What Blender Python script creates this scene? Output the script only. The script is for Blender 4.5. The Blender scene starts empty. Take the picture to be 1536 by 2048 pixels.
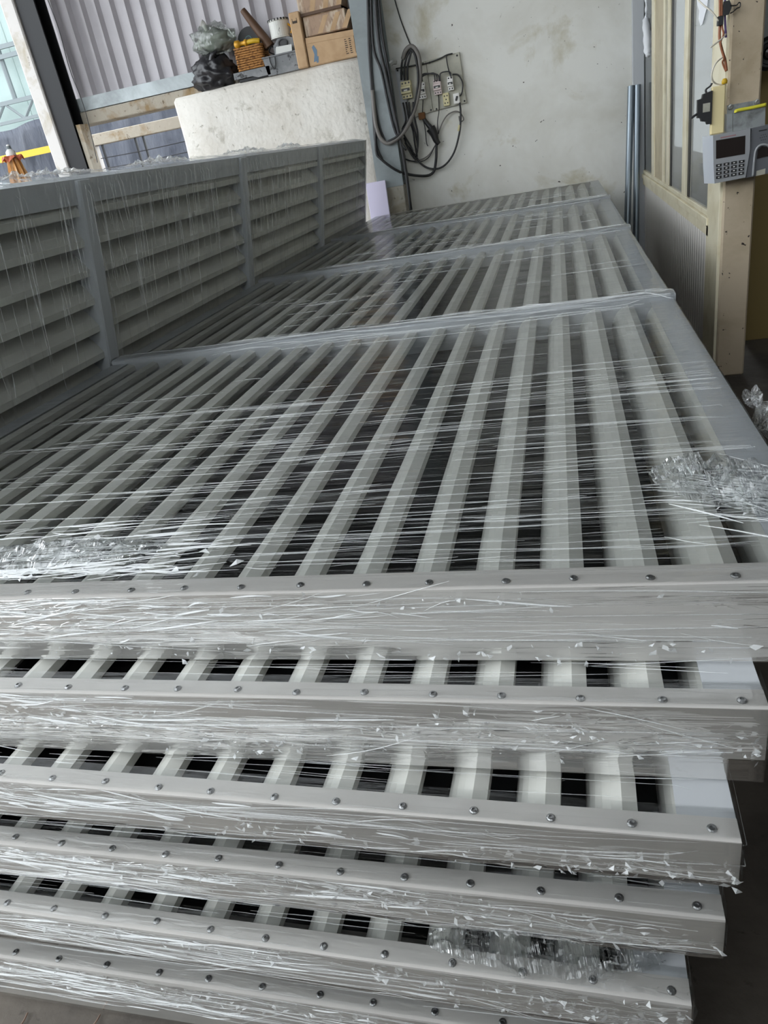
import bpy, bmesh, math, random
from mathutils import Vector, Matrix, noise
random.seed(7)
sc = bpy.context.scene
C = sc.collection

# ------------------------------------------------------------------ camera
CZ = 1.425                                    # lens height above the floor
FPX = 1429.0                                  # focal length in pixels of the 1536 x 2048 frame
B = Matrix(((0.96424207, 0.04966403, 0.26032810),
            (0.20634064, 0.47574869, -0.85503609),
            (-0.16631529, 0.87817804, 0.44848919)))
cd = bpy.data.cameras.new('camera'); cam = bpy.data.objects.new('camera', cd); C.objects.link(cam)
cd.sensor_fit = 'VERTICAL'; cd.sensor_height = 36.0; cd.lens = FPX / 2048 * 36.0
cd.clip_start = 0.02; cd.clip_end = 200
cam.matrix_world = Matrix.Translation((0, 0, CZ)) @ B.to_4x4()
sc.camera = cam

# ------------------------------------------------------------------ sky and exposure
w = bpy.data.worlds.new('overcast_sky'); sc.world = w; w.use_nodes = True
bg = w.node_tree.nodes['Background']
bg.inputs[0].default_value = (0.90, 0.955, 1.0, 1); bg.inputs[1].default_value = 1.0
vs = sc.view_settings
vs.view_transform = 'Standard'; vs.look = 'None'; vs.gamma = 1.0; vs.use_curve_mapping = False
vs.exposure = 2.15
sc.cycles.transparent_max_bounces = 16
sc.cycles.adaptive_threshold = .035; sc.cycles.max_bounces = 5; sc.cycles.diffuse_bounces = 3; sc.cycles.glossy_bounces = 3

# ------------------------------------------------------------------ helpers
def at(px, py, x=None, y=None, z=None):
    """point of the place seen at a pixel, on a plane x=, y= (metres) or z= (above the floor)"""
    r = B @ Vector((px - 768, 1024 - py, -FPX))
    if x is not None: t = x / r.x
    elif y is not None: t = y / r.y
    else: t = (z - CZ) / r.z
    return Vector((r.x * t, r.y * t, r.z * t + CZ))

def nb(): return bmesh.new()
def mk(name, bm, mat, parent=None, smooth=False):
    me = bpy.data.meshes.new(name)
    bmesh.ops.recalc_face_normals(bm, faces=bm.faces[:])
    bm.to_mesh(me); bm.free()
    if smooth:
        me.polygons.foreach_set('use_smooth', [True] * len(me.polygons))
    if mat: me.materials.append(mat)
    o = bpy.data.objects.new(name, me); C.objects.link(o)
    if parent: o.parent = parent
    return o
def inst(src, name, parent, loc=None, rot=None):
    o = bpy.data.objects.new(name, src.data); C.objects.link(o); o.parent = parent
    if loc is not None: o.location = loc
    if rot is not None: o.rotation_euler = rot
    return o
def empty(name, loc=(0, 0, 0), rot=(0, 0, 0)):
    o = bpy.data.objects.new(name, None); C.objects.link(o); o.empty_display_size = .1
    o.location = loc; o.rotation_euler = rot
    return o
def tag(o, label, cat, group=None):
    o['label'] = label; o['category'] = cat
    if group: o['group'] = group
    return o
def struct(o, label=None):
    o['kind'] = 'structure'
    if label: o['label'] = label
    return o
def box(bm, x0, x1, y0, y1, z0, z1, bev=0, mat=None, seg=1):
    s = bmesh.ops.create_cube(bm, size=1.0)
    vs_ = s['verts']
    for v in vs_:
        v.co = Vector(((x0 + x1) / 2 + v.co.x * (x1 - x0), (y0 + y1) / 2 + v.co.y * (y1 - y0), (z0 + z1) / 2 + v.co.z * (z1 - z0)))
    if mat is not None: bmesh.ops.transform(bm, matrix=mat, verts=vs_)
    if bev:
        es = list({e for v in vs_ for e in v.link_edges})
        bmesh.ops.bevel(bm, geom=es, offset=bev, segments=seg, affect='EDGES', profile=.6)
def prism(bm, pts, a0, a1, axis='x'):
    """closed 2D outline run along an axis: axis x -> (y,z), y -> (x,z), z -> (x,y)"""
    def p(u, v, a):
        return {'x': (a, u, v), 'y': (u, a, v), 'z': (u, v, a)}[axis]
    A = [bm.verts.new(p(u, v, a0)) for u, v in pts]
    D = [bm.verts.new(p(u, v, a1)) for u, v in pts]
    n = len(pts)
    for i in range(n):
        bm.faces.new((A[i], A[(i + 1) % n], D[(i + 1) % n], D[i]))
    bm.faces.new(A); bm.faces.new(D[::-1])
def strip(line, th):
    """thin folded-sheet outline from an open polyline"""
    L = [Vector(p) for p in line]; out = []; n = len(L)
    for i in range(n):
        d = Vector((0, 0))
        if i: d += (L[i] - L[i - 1]).normalized()
        if i < n - 1: d += (L[i + 1] - L[i]).normalized()
        d.normalize(); nrm = Vector((-d.y, d.x)); out.append(L[i] + nrm * th)
    return [tuple(p) for p in L] + [tuple(p) for p in reversed(out)]
def smoothpath(pts, n=6):
    P = [Vector(p) for p in pts]
    if len(P) < 3: return P
    out = []
    for i in range(len(P) - 1):
        p0 = P[max(i - 1, 0)]; p1 = P[i]; p2 = P[i + 1]; p3 = P[min(i + 2, len(P) - 1)]
        for k in range(n):
            t = k / n
            out.append(.5 * ((2 * p1) + (p2 - p0) * t + (2 * p0 - 5 * p1 + 4 * p2 - p3) * t * t + (3 * p1 - p0 - 3 * p2 + p3) * t ** 3))
    out.append(P[-1]); return out
def tube(bm, pts, r, seg=6, smooth=True, n=6, taper=None):
    P = smoothpath(pts, n) if smooth else [Vector(p) for p in pts]
    rings = []; prev = None
    for i, p in enumerate(P):
        d = (P[min(i + 1, len(P) - 1)] - P[max(i - 1, 0)]).normalized()
        if prev is None:
            a = d.cross(Vector((0, 0, 1)))
            if a.length < 1e-3: a = d.cross(Vector((1, 0, 0)))
        else: a = prev - d * prev.dot(d)
        a.normalize(); prev = a; b = d.cross(a)
        rr = r if taper is None else r * taper(i / (len(P) - 1))
        rings.append([bm.verts.new(p + (a * math.cos(q) + b * math.sin(q)) * rr) for q in [2 * math.pi * k / seg for k in range(seg)]])
    for i in range(len(rings) - 1):
        for k in range(seg):
            bm.faces.new((rings[i][k], rings[i][(k + 1) % seg], rings[i + 1][(k + 1) % seg], rings[i + 1][k]))
    bm.faces.new(rings[0]); bm.faces.new(rings[-1][::-1])
def lathe(bm, prof, seg=20, mat=None):
    rings = []
    for r, z in prof:
        rings.append([bm.verts.new((r * math.cos(2 * math.pi * k / seg), r * math.sin(2 * math.pi * k / seg), z)) for k in range(seg)])
    for i in range(len(rings) - 1):
        for k in range(seg):
            bm.faces.new((rings[i][k], rings[i][(k + 1) % seg], rings[i + 1][(k + 1) % seg], rings[i + 1][k]))
    bm.faces.new(rings[0]); bm.faces.new(rings[-1][::-1])
    if mat is not None: bmesh.ops.transform(bm, matrix=mat, verts=[v for r in rings for v in r])
def fbm(p, o=3):
    s = 0; a = 1
    for _ in range(o):
        s += a * noise.noise(p); p = p * 2.03 + Vector((3.1, 1.7, 5.3)); a *= .5
    return s

# ------------------------------------------------------------------ materials
def lin(c):
    c = c / 255.0
    return c / 12.92 if c <= .04045 else ((c + .055) / 1.055) ** 2.4
def rgb(r, g, b): return (lin(r), lin(g), lin(b), 1)
def mat(name, col, rough=.5, metal=0.0, blot=(), bump=None, spec=.5, coords='Object', trans=0, alpha=None, stretch=None):
    """blot: (colour, scale, lo, hi, detail) layers of dirt, stain or wear"""
    m = bpy.data.materials.new(name); m.use_nodes = True
    nt = m.node_tree; N = nt.nodes; Lk = nt.links
    p = N['Principled BSDF']
    p.inputs['Roughness'].default_value = rough; p.inputs['Metallic'].default_value = metal
    p.inputs['Specular IOR Level'].default_value = spec
    tc = N.new('ShaderNodeTexCoord'); src = tc.outputs[coords]
    if stretch:
        mp = N.new('ShaderNodeMapping'); mp.inputs['Scale'].default_value = stretch
        Lk.new(src, mp.inputs[0]); src = mp.outputs[0]
    cur = None
    for i, (c2, s, lo, hi, det) in enumerate(blot):
        n = N.new('ShaderNodeTexNoise'); n.inputs['Scale'].default_value = s; n.inputs['Detail'].default_value = det
        n.inputs['Roughness'].default_value = .62; n.inputs['Distortion'].default_value = .4
        of = N.new('ShaderNodeVectorMath'); of.operation = 'ADD'; of.inputs[1].default_value = (i * 7.3, i * 3.1, i * 5.7)
        Lk.new(src, of.inputs[0]); Lk.new(of.outputs[0], n.inputs['Vector'])
        mr = N.new('ShaderNodeMapRange'); mr.inputs[1].default_value = lo; mr.inputs[2].default_value = hi
        Lk.new(n.outputs[0], mr.inputs[0])
        mx = N.new('ShaderNodeMix'); mx.data_type = 'RGBA'
        Lk.new(mr.outputs[0], mx.inputs['Factor'])
        if cur is None: mx.inputs['A'].default_value = col
        else: Lk.new(cur, mx.inputs['A'])
        mx.inputs['B'].default_value = c2; cur = mx.outputs['Result']
    if cur is None: p.inputs['Base Color'].default_value = col
    else: Lk.new(cur, p.inputs['Base Color'])
    if bump:
        n = N.new('ShaderNodeTexNoise'); n.inputs['Scale'].default_value = bump[0]; n.inputs['Detail'].default_value = 5
        Lk.new(src, n.inputs['Vector'])
        bp = N.new('ShaderNodeBump'); bp.inputs['Strength'].default_value = bump[1]; bp.inputs['Distance'].default_value = bump[2] if len(bump) > 2 else .01
        Lk.new(n.outputs[0], bp.inputs['Height']); Lk.new(bp.outputs[0], p.inputs['Normal'])
    return m

def film_material(name, streak, haze, crinkle, tint=(.97, .98, .98, 1), refl=1.0, fine=230., bumpd=.002):
    """clear stretch film: UV in metres, u runs with the stretch, v across it"""
    m = bpy.data.materials.new(name); m.use_nodes = True
    nt = m.node_tree; N = nt.nodes; Lk = nt.links
    for n in list(N):
        if n.type != 'OUTPUT_MATERIAL': N.remove(n)
    out = [n for n in N if n.type == 'OUTPUT_MATERIAL'][0]
    uv = N.new('ShaderNodeUVMap')
    def nz(sx, sy, det, dist, off=0, sc_=1.0, rough=.6):
        mp = N.new('ShaderNodeMapping'); mp.inputs['Scale'].default_value = (sx, sy, 1); mp.inputs['Location'].default_value = (off, off * 1.7, off)
        mp.inputs['Rotation'].default_value = (0, 0, 0)
        Lk.new(uv.outputs[0], mp.inputs[0])
        n = N.new('ShaderNodeTexNoise'); n.inputs['Scale'].default_value = sc_; n.inputs['Detail'].default_value = det
        n.inputs['Distortion'].default_value = dist; n.inputs['Roughness'].default_value = rough
        Lk.new(mp.outputs[0], n.inputs['Vector']); return n.outputs[0]
    def ramp(s, lo, hi, a=0, b=1):
        r = N.new('ShaderNodeMapRange'); r.inputs[1].default_value = lo; r.inputs[2].default_value = hi
        r.inputs[3].default_value = a; r.inputs[4].default_value = b; Lk.new(s, r.inputs[0]); return r.outputs[0]
    def mth(op, a, b, clamp=False):
        r = N.new('ShaderNodeMath'); r.operation = op; r.use_clamp = clamp
        for i, v in enumerate((a, b)):
            if isinstance(v, (int, float)): r.inputs[i].default_value = v
            else: Lk.new(v, r.inputs[i])
        return r.outputs[0]
    s1 = nz(.9, fine * .42, 2, .3, 0); s2 = nz(1.6, fine, 2, .2, 4.3)
    patch = ramp(nz(2.0, 5.0, 3, .4, 9.1), .40, .66)
    broad = ramp(nz(.5, 6.0, 1, .3, 2.2), .52, .75)
    line1 = ramp(s1, .57, .68); line2 = ramp(s2, .62, .74)
    lines = mth('ADD', mth('MULTIPLY', line1, .8), mth('MULTIPLY', line2, .6))
    lines = mth('MULTIPLY', lines, mth('ADD', mth('MULTIPLY', patch, .92), .08))
    at_ = N.new('ShaderNodeAttribute'); at_.attribute_name = 'crumple'
    cr = at_.outputs['Fac']
    # creases: thin sharp ridges along the contour lines of a warped noise
    def ridge(n_, wd): return ramp(mth('ABSOLUTE', mth('SUBTRACT', n_, .5), 0), 0, wd, 1, 0)
    g1 = ridge(nz(14, 60, 1, 1.0, 6.0), .03); g2 = ridge(nz(1.6, 46, 1, .35, 1.0), .03)
    gm = ramp(nz(3.0, 9.0, 2, .5, 12.0), .54, .66)
    cre = mth('ADD', mth('MULTIPLY', mth('ADD', mth('MULTIPLY', g1, mth('ADD', cr, .12)), g2), mth('ADD', mth('MULTIPLY', cr, 1.2), mth('MULTIPLY', gm, crinkle))), 0)
    hz = mth('ADD', mth('ADD', mth('MULTIPLY', lines, streak), mth('MULTIPLY', broad, haze)), mth('MULTIPLY', mth('MINIMUM', cre, 1.0), .12))
    hz = mth('ADD', hz, .003, True)
    wob = nz(2.0, 30, 2, .6, 3.0)
    h = mth('ADD', mth('MULTIPLY', line1, .35), mth('MULTIPLY', line2, .2))
    h = mth('ADD', h, mth('MULTIPLY', mth('MINIMUM', cre, 1.6), 1.0))
    h = mth('ADD', h, mth('MULTIPLY', wob, mth('ADD', mth('MULTIPLY', cr, 3.0), 1.0)))
    bp = N.new('ShaderNodeBump'); bp.inputs['Strength'].default_value = 1.0; bp.inputs['Distance'].default_value = bumpd
    Lk.new(h, bp.inputs['Height'])
    fr = N.new('ShaderNodeFresnel'); fr.inputs[0].default_value = 1.5; Lk.new(bp.outputs[0], fr.inputs['Normal'])
    rf = mth('MULTIPLY', fr.outputs[0], refl, True)
    rf = mth('MINIMUM', rf, .7)
    gl = N.new('ShaderNodeBsdfGlossy'); gl.inputs['Roughness'].default_value = .07; gl.inputs['Color'].default_value = (1, 1, 1, 1)
    Lk.new(bp.outputs[0], gl.inputs['Normal'])
    df = N.new('ShaderNodeBsdfDiffuse'); df.inputs[0].default_value = (.9, .92, .92, 1)
    tl = N.new('ShaderNodeBsdfTranslucent'); tl.inputs[0].default_value = (.9, .92, .92, 1)
    md = N.new('ShaderNodeMixShader'); md.inputs[0].default_value = .35; Lk.new(df.outputs[0], md.inputs[1]); Lk.new(tl.outputs[0], md.inputs[2])
    tr = N.new('ShaderNodeBsdfTransparent'); tr.inputs[0].default_value = tint
    m1 = N.new('ShaderNodeMixShader'); Lk.new(hz, m1.inputs[0]); Lk.new(tr.outputs[0], m1.inputs[1]); Lk.new(md.outputs[0], m1.inputs[2])
    m2 = N.new('ShaderNodeMixShader'); Lk.new(rf, m2.inputs[0]); Lk.new(m1.outputs[0], m2.inputs[1]); Lk.new(gl.outputs[0], m2.inputs[2])
    Lk.new(m2.outputs[0], out.inputs[0])
    return m

def glass_material(name, tint, rough=.03, fac=.5, body=(.2, .2, .2, 1)):
    m = bpy.data.materials.new(name); m.use_nodes = True
    p = m.node_tree.nodes['Principled BSDF']
    nt = m.node_tree; out = [n for n in nt.nodes if n.type == 'OUTPUT_MATERIAL'][0]
    p.inputs['Base Color'].default_value = body; p.inputs['Roughness'].default_value = rough
    tr = nt.nodes.new('ShaderNodeBsdfTransparent'); tr.inputs[0].default_value = tint
    mx = nt.nodes.new('ShaderNodeMixShader'); mx.inputs[0].default_value = fac
    nt.links.new(tr.outputs[0], mx.inputs[1]); nt.links.new(p.outputs[0], mx.inputs[2]); nt.links.new(mx.outputs[0], out.inputs[0])
    return m

K = {}
K['alu'] = mat('powder_coated_aluminium', rgb(200, 200, 193), .38, .0, blot=((rgb(191, 191, 185), 6, .4, .7, 3),))
K['alu_face'] = mat('brushed_aluminium_face', rgb(202, 198, 193), .42, .0, blot=((rgb(192, 189, 185), 5, .4, .7, 3),), stretch=(.6, 1, 8))
K['rail'] = mat('frame_rail', rgb(188, 191, 194), .4, .0)
K['gap_black'] = mat('gap_shade_black', rgb(24, 26, 28), .8)
K['screw'] = mat('steel_screw', rgb(150, 150, 150), .3, .9)
K['screw_dark'] = mat('screw_recess', rgb(40, 40, 42), .5, .5)
K['film'] = film_material('stretch_film_top', .25, .02, .15, refl=.6)
K['film_front'] = film_material('stretch_film_front', .06, .03, .4, refl=.6, fine=110., bumpd=.0012)
K['film_up'] = film_material('stretch_film_standing', .25, .05, .4, refl=.45, fine=90.)
K['film_loose'] = film_material('crumpled_film', .5, .25, 1.4, refl=1.6, fine=60., bumpd=.003)
K['wall_white'] = mat('stained_white_plaster', rgb(228, 228, 223), .8, blot=((rgb(208, 206, 197), 1.1, .45, .7, 5), (rgb(180, 172, 142), 1.9, .56, .76, 6), (rgb(120, 115, 105), 9, .70, .76, 4), (rgb(70, 66, 60), 23, .735, .76, 2)), bump=(14, .25))
K['wall_rough'] = mat('rough_whitewash', rgb(226, 222, 214), .85, blot=((rgb(205, 198, 186), 1.4, .42, .7, 5), (rgb(170, 165, 152), 5, .58, .74, 6), (rgb(140, 134, 120), 17, .64, .74, 4)), bump=(18, .5, .02))
K['floor'] = mat('dusty_concrete', rgb(98, 91, 83), .85, blot=((rgb(72, 67, 62), 3, .4, .65, 6), (rgb(48, 45, 42), 15, .62, .72, 5)), bump=(40, .3))
K['ceiling'] = mat('roof_sheet', rgb(78, 80, 82), .7)
K['wall_dark'] = mat('dark_side_wall', rgb(62, 59, 55), .9)  # even dark tone for the added walls and the cladding backing
K['sheet'] = mat('corrugated_sheet', rgb(196, 192, 196), .5, .0, blot=((rgb(180, 176, 180), 1.5, .4, .7, 4),))
K['channel'] = mat('galvanised_channel', rgb(176, 184, 186), .45, .2, blot=((rgb(140, 146, 148), 3, .45, .7, 5), (rgb(70, 66, 62), 9, .68, .74, 4)))
K['concrete'] = mat('stained_concrete', rgb(168, 160, 146), .9, blot=((rgb(140, 118, 86), 4, .5, .66, 6), (rgb(96, 80, 60), 16, .60, .72, 5)), bump=(30, .5))
K['post_white'] = mat('peeling_white_post', rgb(214, 210, 206), .8, blot=((rgb(180, 170, 150), 3, .55, .7, 6), (rgb(110, 104, 96), 13, .66, .72, 5)))
K['steel_dark'] = mat('dark_steel', rgb(22, 23, 26), .5, .2)
K['post_grey'] = mat('grey_steel_post', rgb(140, 148, 150), .55, .1, blot=((rgb(120, 126, 126), 2.5, .45, .7, 4),))
K['post_base'] = mat('dirty_concrete_base', rgb(152, 148, 138), .85, blot=((rgb(122, 114, 98), 4, .45, .65, 6), (rgb(90, 82, 68), 14, .6, .72, 4)))
K['cable'] = mat('black_cable', rgb(38, 38, 40), .5)
K['cable_grey'] = mat('grey_cable', rgb(112, 108, 104), .5)
K['cable_white'] = mat('white_cable', rgb(220, 214, 200), .5)
K['cable_rust'] = mat('brown_cable', rgb(150, 92, 60), .5)
K['cable_yellow'] = mat('yellow_cable', rgb(214, 206, 60), .45)
K['board'] = mat('grey_panel_board', rgb(178, 176, 162), .5, blot=((rgb(150, 148, 134), 5, .45, .7, 4),))
K['board_white'] = mat('white_board_strip', rgb(205, 208, 212), .5)
K['cream'] = mat('cream_plastic', rgb(206, 196, 152), .45)
K['white_plastic'] = mat('white_plastic', rgb(222, 220, 216), .45)
K['pinkish'] = mat('pinkish_plastic', rgb(206, 190, 188), .5)
K['black'] = mat('black_plastic', rgb(30, 30, 31), .45)
K['frame_cream'] = mat('cream_window_frame', rgb(226, 218, 192), .45, blot=((rgb(205, 194, 162), 5, .45, .7, 5),))
K['frame_beige'] = mat('beige_frame', rgb(190, 178, 150), .6, blot=((rgb(170, 158, 130), 5, .45, .7, 5), (rgb(90, 80, 64), 25, .70, .75, 4)))
K['ribbed'] = mat('ribbed_cladding', rgb(214, 210, 204), .5)
K['pillar'] = mat('beige_pillar', rgb(190, 174, 150), .75, blot=((rgb(168, 152, 126), 4, .42, .7, 6), (rgb(60, 50, 42), 11, .685, .71, 4), (rgb(44, 36, 30), 30, .70, .72, 2)), bump=(12, .15))
K['glass'] = glass_material('smoked_window_glass', (.8, .82, .82, 1), .04, .72, (.26, .265, .26, 1))
K['alu_pipe'] = mat('aluminium_pipe', rgb(128, 138, 146), .3, .6)
K['tarp'] = mat('blue_grey_tarpaulin', rgb(112, 116, 126), .45, blot=((rgb(98, 103, 116), 2, .4, .7, 4),), bump=(2.5, 1.0, .12), stretch=(1.6, 1, .5))
K['green_sheet'] = mat('pale_green_cladding', rgb(150, 166, 163), .6, blot=((rgb(136, 154, 152), 1.2, .4, .7, 4),))
K['truss'] = mat('truss_steel', rgb(104, 112, 114), .6)
K['yellow'] = mat('yellow_band', rgb(206, 166, 34), .5)
K['kraft'] = mat('kraft_cardboard', rgb(196, 164, 128), .85, blot=((rgb(178, 146, 110), 5, .45, .7, 4),))
K['kraft_tape'] = mat('taped_brown_cardboard', rgb(168, 138, 112), .5, blot=((rgb(196, 176, 152), 4, .52, .6, 4), (rgb(132, 104, 82), 9, .55, .7, 4)), stretch=(3, 1, 1))
K['print_blue'] = mat('blue_print', rgb(104, 128, 150), .7)
K['print_dark'] = mat('dark_print', rgb(70, 58, 48), .7)
K['wicker'] = mat('wicker', rgb(186, 132, 72), .7, blot=((rgb(120, 78, 40), 40, .5, .62, 3),))
K['wicker_dark'] = mat('dark_wicker', rgb(110, 72, 38), .8)
K['bag_black'] = mat('black_bin_bag', rgb(44, 43, 46), .3, bump=(9, .5, .02))
K['bag_clear'] = film_material('clear_bag', .5, .3, .8, tint=(.86, .9, .86, 1), refl=1.3, fine=40., bumpd=.006)
K['grey_tray'] = mat('grey_painted_metal', rgb(112, 114, 116), .5, blot=((rgb(140, 140, 140), 4, .5, .7, 4), (rgb(24, 24, 24), 12, .60, .66, 3)))
K['can'] = mat('paint_can', rgb(214, 214, 208), .4, blot=((rgb(60, 60, 58), 12, .63, .68, 4),))
K['wood_and_gap_dark'] = mat('dark_wood_and_gap_shade', rgb(92, 66, 46), .6)
K['brass'] = mat('brass_yellow', rgb(206, 152, 40), .4, .2)
K['teal'] = mat('teal_plastic', rgb(70, 110, 110), .5)
K['parasol'] = mat('golden_brown_cloth', rgb(186, 128, 62), .7, blot=((rgb(230, 200, 160), 7, .5, .62, 3),), stretch=(4, 4, .4))
K['parasol_red'] = mat('orange_red_cloth', rgb(176, 92, 62), .7)
K['bracket'] = mat('galvanised_bracket', rgb(158, 162, 162), .4, .5, blot=((rgb(120, 122, 120), 14, .45, .65, 5),))
K['terminal'] = mat('terminal_grey', rgb(150, 152, 154), .4)
K['terminal_dark'] = mat('terminal_charcoal', rgb(96, 98, 102), .45)
K['terminal_white'] = mat('terminal_side', rgb(226, 230, 236), .4)
K['screen'] = mat('dark_screen', rgb(40, 34, 32), .15)
K['lilac'] = mat('lilac_foam_board', rgb(214, 208, 232), .6)
K['plywood'] = mat('olive_plywood', rgb(140, 120, 74), .7)
K['notice'] = mat('paper_notice', rgb(214, 218, 226), .7)
K['paper'] = mat('torn_paper', rgb(228, 230, 234), .7)
K['tin'] = mat('tin_grey', rgb(150, 150, 146), .35, .6)
K['crack'] = mat('dark_crack', rgb(48, 44, 40), .9)

T = .137                 # pitch of the stack: frame 98 mm and the base frame below it
PITCH = .107             # spacing of the louvre blades
# ------------------------------------------------------------------ setting
FX0, FX1 = -9.0, 3.2
b = nb(); box(b, -14, 3.4, -7, 26, -.12, 0); struct(mk('floor', b, K['floor']))
ROOF = 4.6
b = nb(); box(b, -2.5, 1.7, -2.2, 8.4, ROOF, ROOF + .1); box(b, -5.6, -2.5, 2.8, 8.4, ROOF, ROOF + .1); struct(mk('ceiling', b, K['ceiling']))
b = nb(); box(b, -1.76, 1.0, 7.9, 8.15, 0, ROOF); struct(mk('wall_back', b, K['wall_white']))
b = nb(); box(b, 1.5, 1.65, -1.0, 8.4, 0, ROOF); struct(mk('light_blocker_right', b, K['wall_dark']))  # unseen side wall put in to keep the right side dark
b = nb(); box(b, -14, 4, -5.2, -5.0, 0, 3.0); struct(mk('sky_blocker_yard', b, mat('sky_blocker_grey', rgb(120, 118, 112), .9)))  # unseen wall added to block the low sky behind the camera
b = nb(); box(b, -.8, 1.5, -1.0, -.88, 0, 2.2); struct(mk('sky_blocker_front', b, K['wall_dark']))  # unseen wall added to keep light off the floor right of the stack

# half-height whitewashed wall with a ledge on top
LEDGE = CZ + .79
b = nb()
box(b, -3.74, -1.70, 7.72, 8.04, 0, LEDGE, .03)
bmesh.ops.subdivide_edges(b, edges=b.edges[:], cuts=5, use_grid_fill=True)
for v in b.verts:
    v.co += Vector((fbm(v.co * 3), fbm(v.co * 3 + Vector((9, 0, 0))), fbm(v.co * 3 + Vector((0, 9, 0))))) * .012
struct(mk('wall_half_height', b, K['wall_rough'], smooth=True), 'rough whitewashed half-height wall with clutter on its ledge')
bpy.data.objects['wall_half_height'].name = 'wall_back_low'

# corrugated upper wall: four sheets
ws = empty('wall_back_upper', (0, 8.12, 0)); struct(ws, 'light corrugated sheet wall above the ledge')
prof = [(0, 0), (.103, 0), (.115, .05), (.135, .05), (.163, 0)]
for s in range(4):
    x0 = -5.1 + s * .978
    pts = []
    for k in range(6):
        pts += [(x0 + k * .163 + u, -v) for u, v in prof[:-1]]
    pts.append((x0 + .978, 0))
    b = nb(); prism(b, strip(pts, -.004), CZ + .90, ROOF, 'z')
    o = mk('sheet', b, K['sheet'], ws); o.location = (0, .006 * (s % 2), 0)

def beam(name, label, cat, mt, x0, x1, y0, y1, z0, z1, bev=.006):
    b = nb(); box(b, x0, x1, y0, y1, z0, z1, bev); return tag(mk(name, b, mt), label, cat)
# channel purlin and concrete lintel over the opening
b = nb()
prism(b, strip([(7.94, CZ + .985), (7.86, CZ + .985), (7.86, CZ + .865), (7.94, CZ + .865)], .006), -5.05, -3.3, 'x')
tag(mk('steel_channel', b, K['channel']), 'galvanised steel channel running below the corrugated sheets', 'beam')
b = nb(); box(b, -5.05, -3.05, 7.84, 8.1, CZ + .735, CZ + .855, .008); struct(mk('trim_1', b, K['concrete']), 'brown-stained concrete lintel above the opening')

# columns at the left
c0 = at(18, 0, y=7.7); 
t = empty('steel_column', (-4.98, 7.75, 0))
b = nb(); box(b, -.10, .10, -.10, -.085, 0, ROOF); mk('flange', b, K['steel_dark'], t)
b = nb(); box(b, -.10, .10, .085, .10, 0, ROOF); mk('flange', b, K['steel_dark'], t)
b = nb(); box(b, -.006, .006, -.085, .085, 0, ROOF); mk('web', b, K['steel_dark'], t)
b = nb(); box(b, .11, .16, -.08, .08, 0, CZ + .74); mk('side_post', b, K['concrete'], t)
tag(t, 'dark steel H column beside the white concrete post', 'column')
b = nb(); box(b, -5.235, -5.085, 7.62, 7.82, 0, ROOF, .012); tag(mk('concrete_post', b, K['post_white']), 'peeling white concrete post at the far left', 'post')

# grey post in front of the back wall
t = empty('grey_post', (-1.60, 7.70, 0))
b = nb(); prism(b, [(-.15, -.10), (.11, -.10), (.11, -.085), (-.012, -.085), (-.012, .085), (.11, .085), (.11, .1), (-.15, .1), (-.15, .085), (-.03, .085), (-.03, -.085), (-.15, -.085)], CZ - .36, ROOF, 'z'); mk('section', b, K['post_grey'], t)
b = nb(); box(b, -.155, .115, -.105, .105, 0, CZ - .36, .01); mk('concrete_base', b, K['post_base'], t)
tag(t, 'grey steel post with cables hanging down its side', 'post')

# ------------------------------------------------------------------ louvre panels
OPEN_BLADE = [(0, -.026), (0, -.008), (-.021, 0), (-.036, -.006), (-.048, -.014), (-.058, -.026), (-.066, -.041), (-.071, -.059), (-.073, -.082)]
CLOSED_BLADE = [(0, -.020), (0, 0), (-.024, 0), (-.050, -.024), (-.089, -.072), (-.122, -.076)]
def slat_mesh(length, blade):
    b = nb()
    prism(b, strip(blade, .0022), 0, length, 'y')
    me = bpy.data.meshes.new('slat')
    bmesh.ops.recalc_face_normals(b, faces=b.faces[:]); b.to_mesh(me); b.free(); me.materials.append(K['alu'])
    return me
def screw_mesh():
    b = nb(); lathe(b, [(.0068, 0), (.0066, .0016), (.0048, .003), (.0028, .0034), (.0026, .0014), (.0006, .0014)], 10)
    me = bpy.data.meshes.new('screw'); bmesh.ops.recalc_face_normals(b, faces=b.faces[:]); b.to_mesh(me); b.free(); me.materials.append(K['screw']); return me
SCREW = screw_mesh()
def link(me, name, parent, loc):
    o = bpy.data.objects.new(name, me); C.objects.link(o); o.parent = parent; o.location = loc; return o

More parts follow.
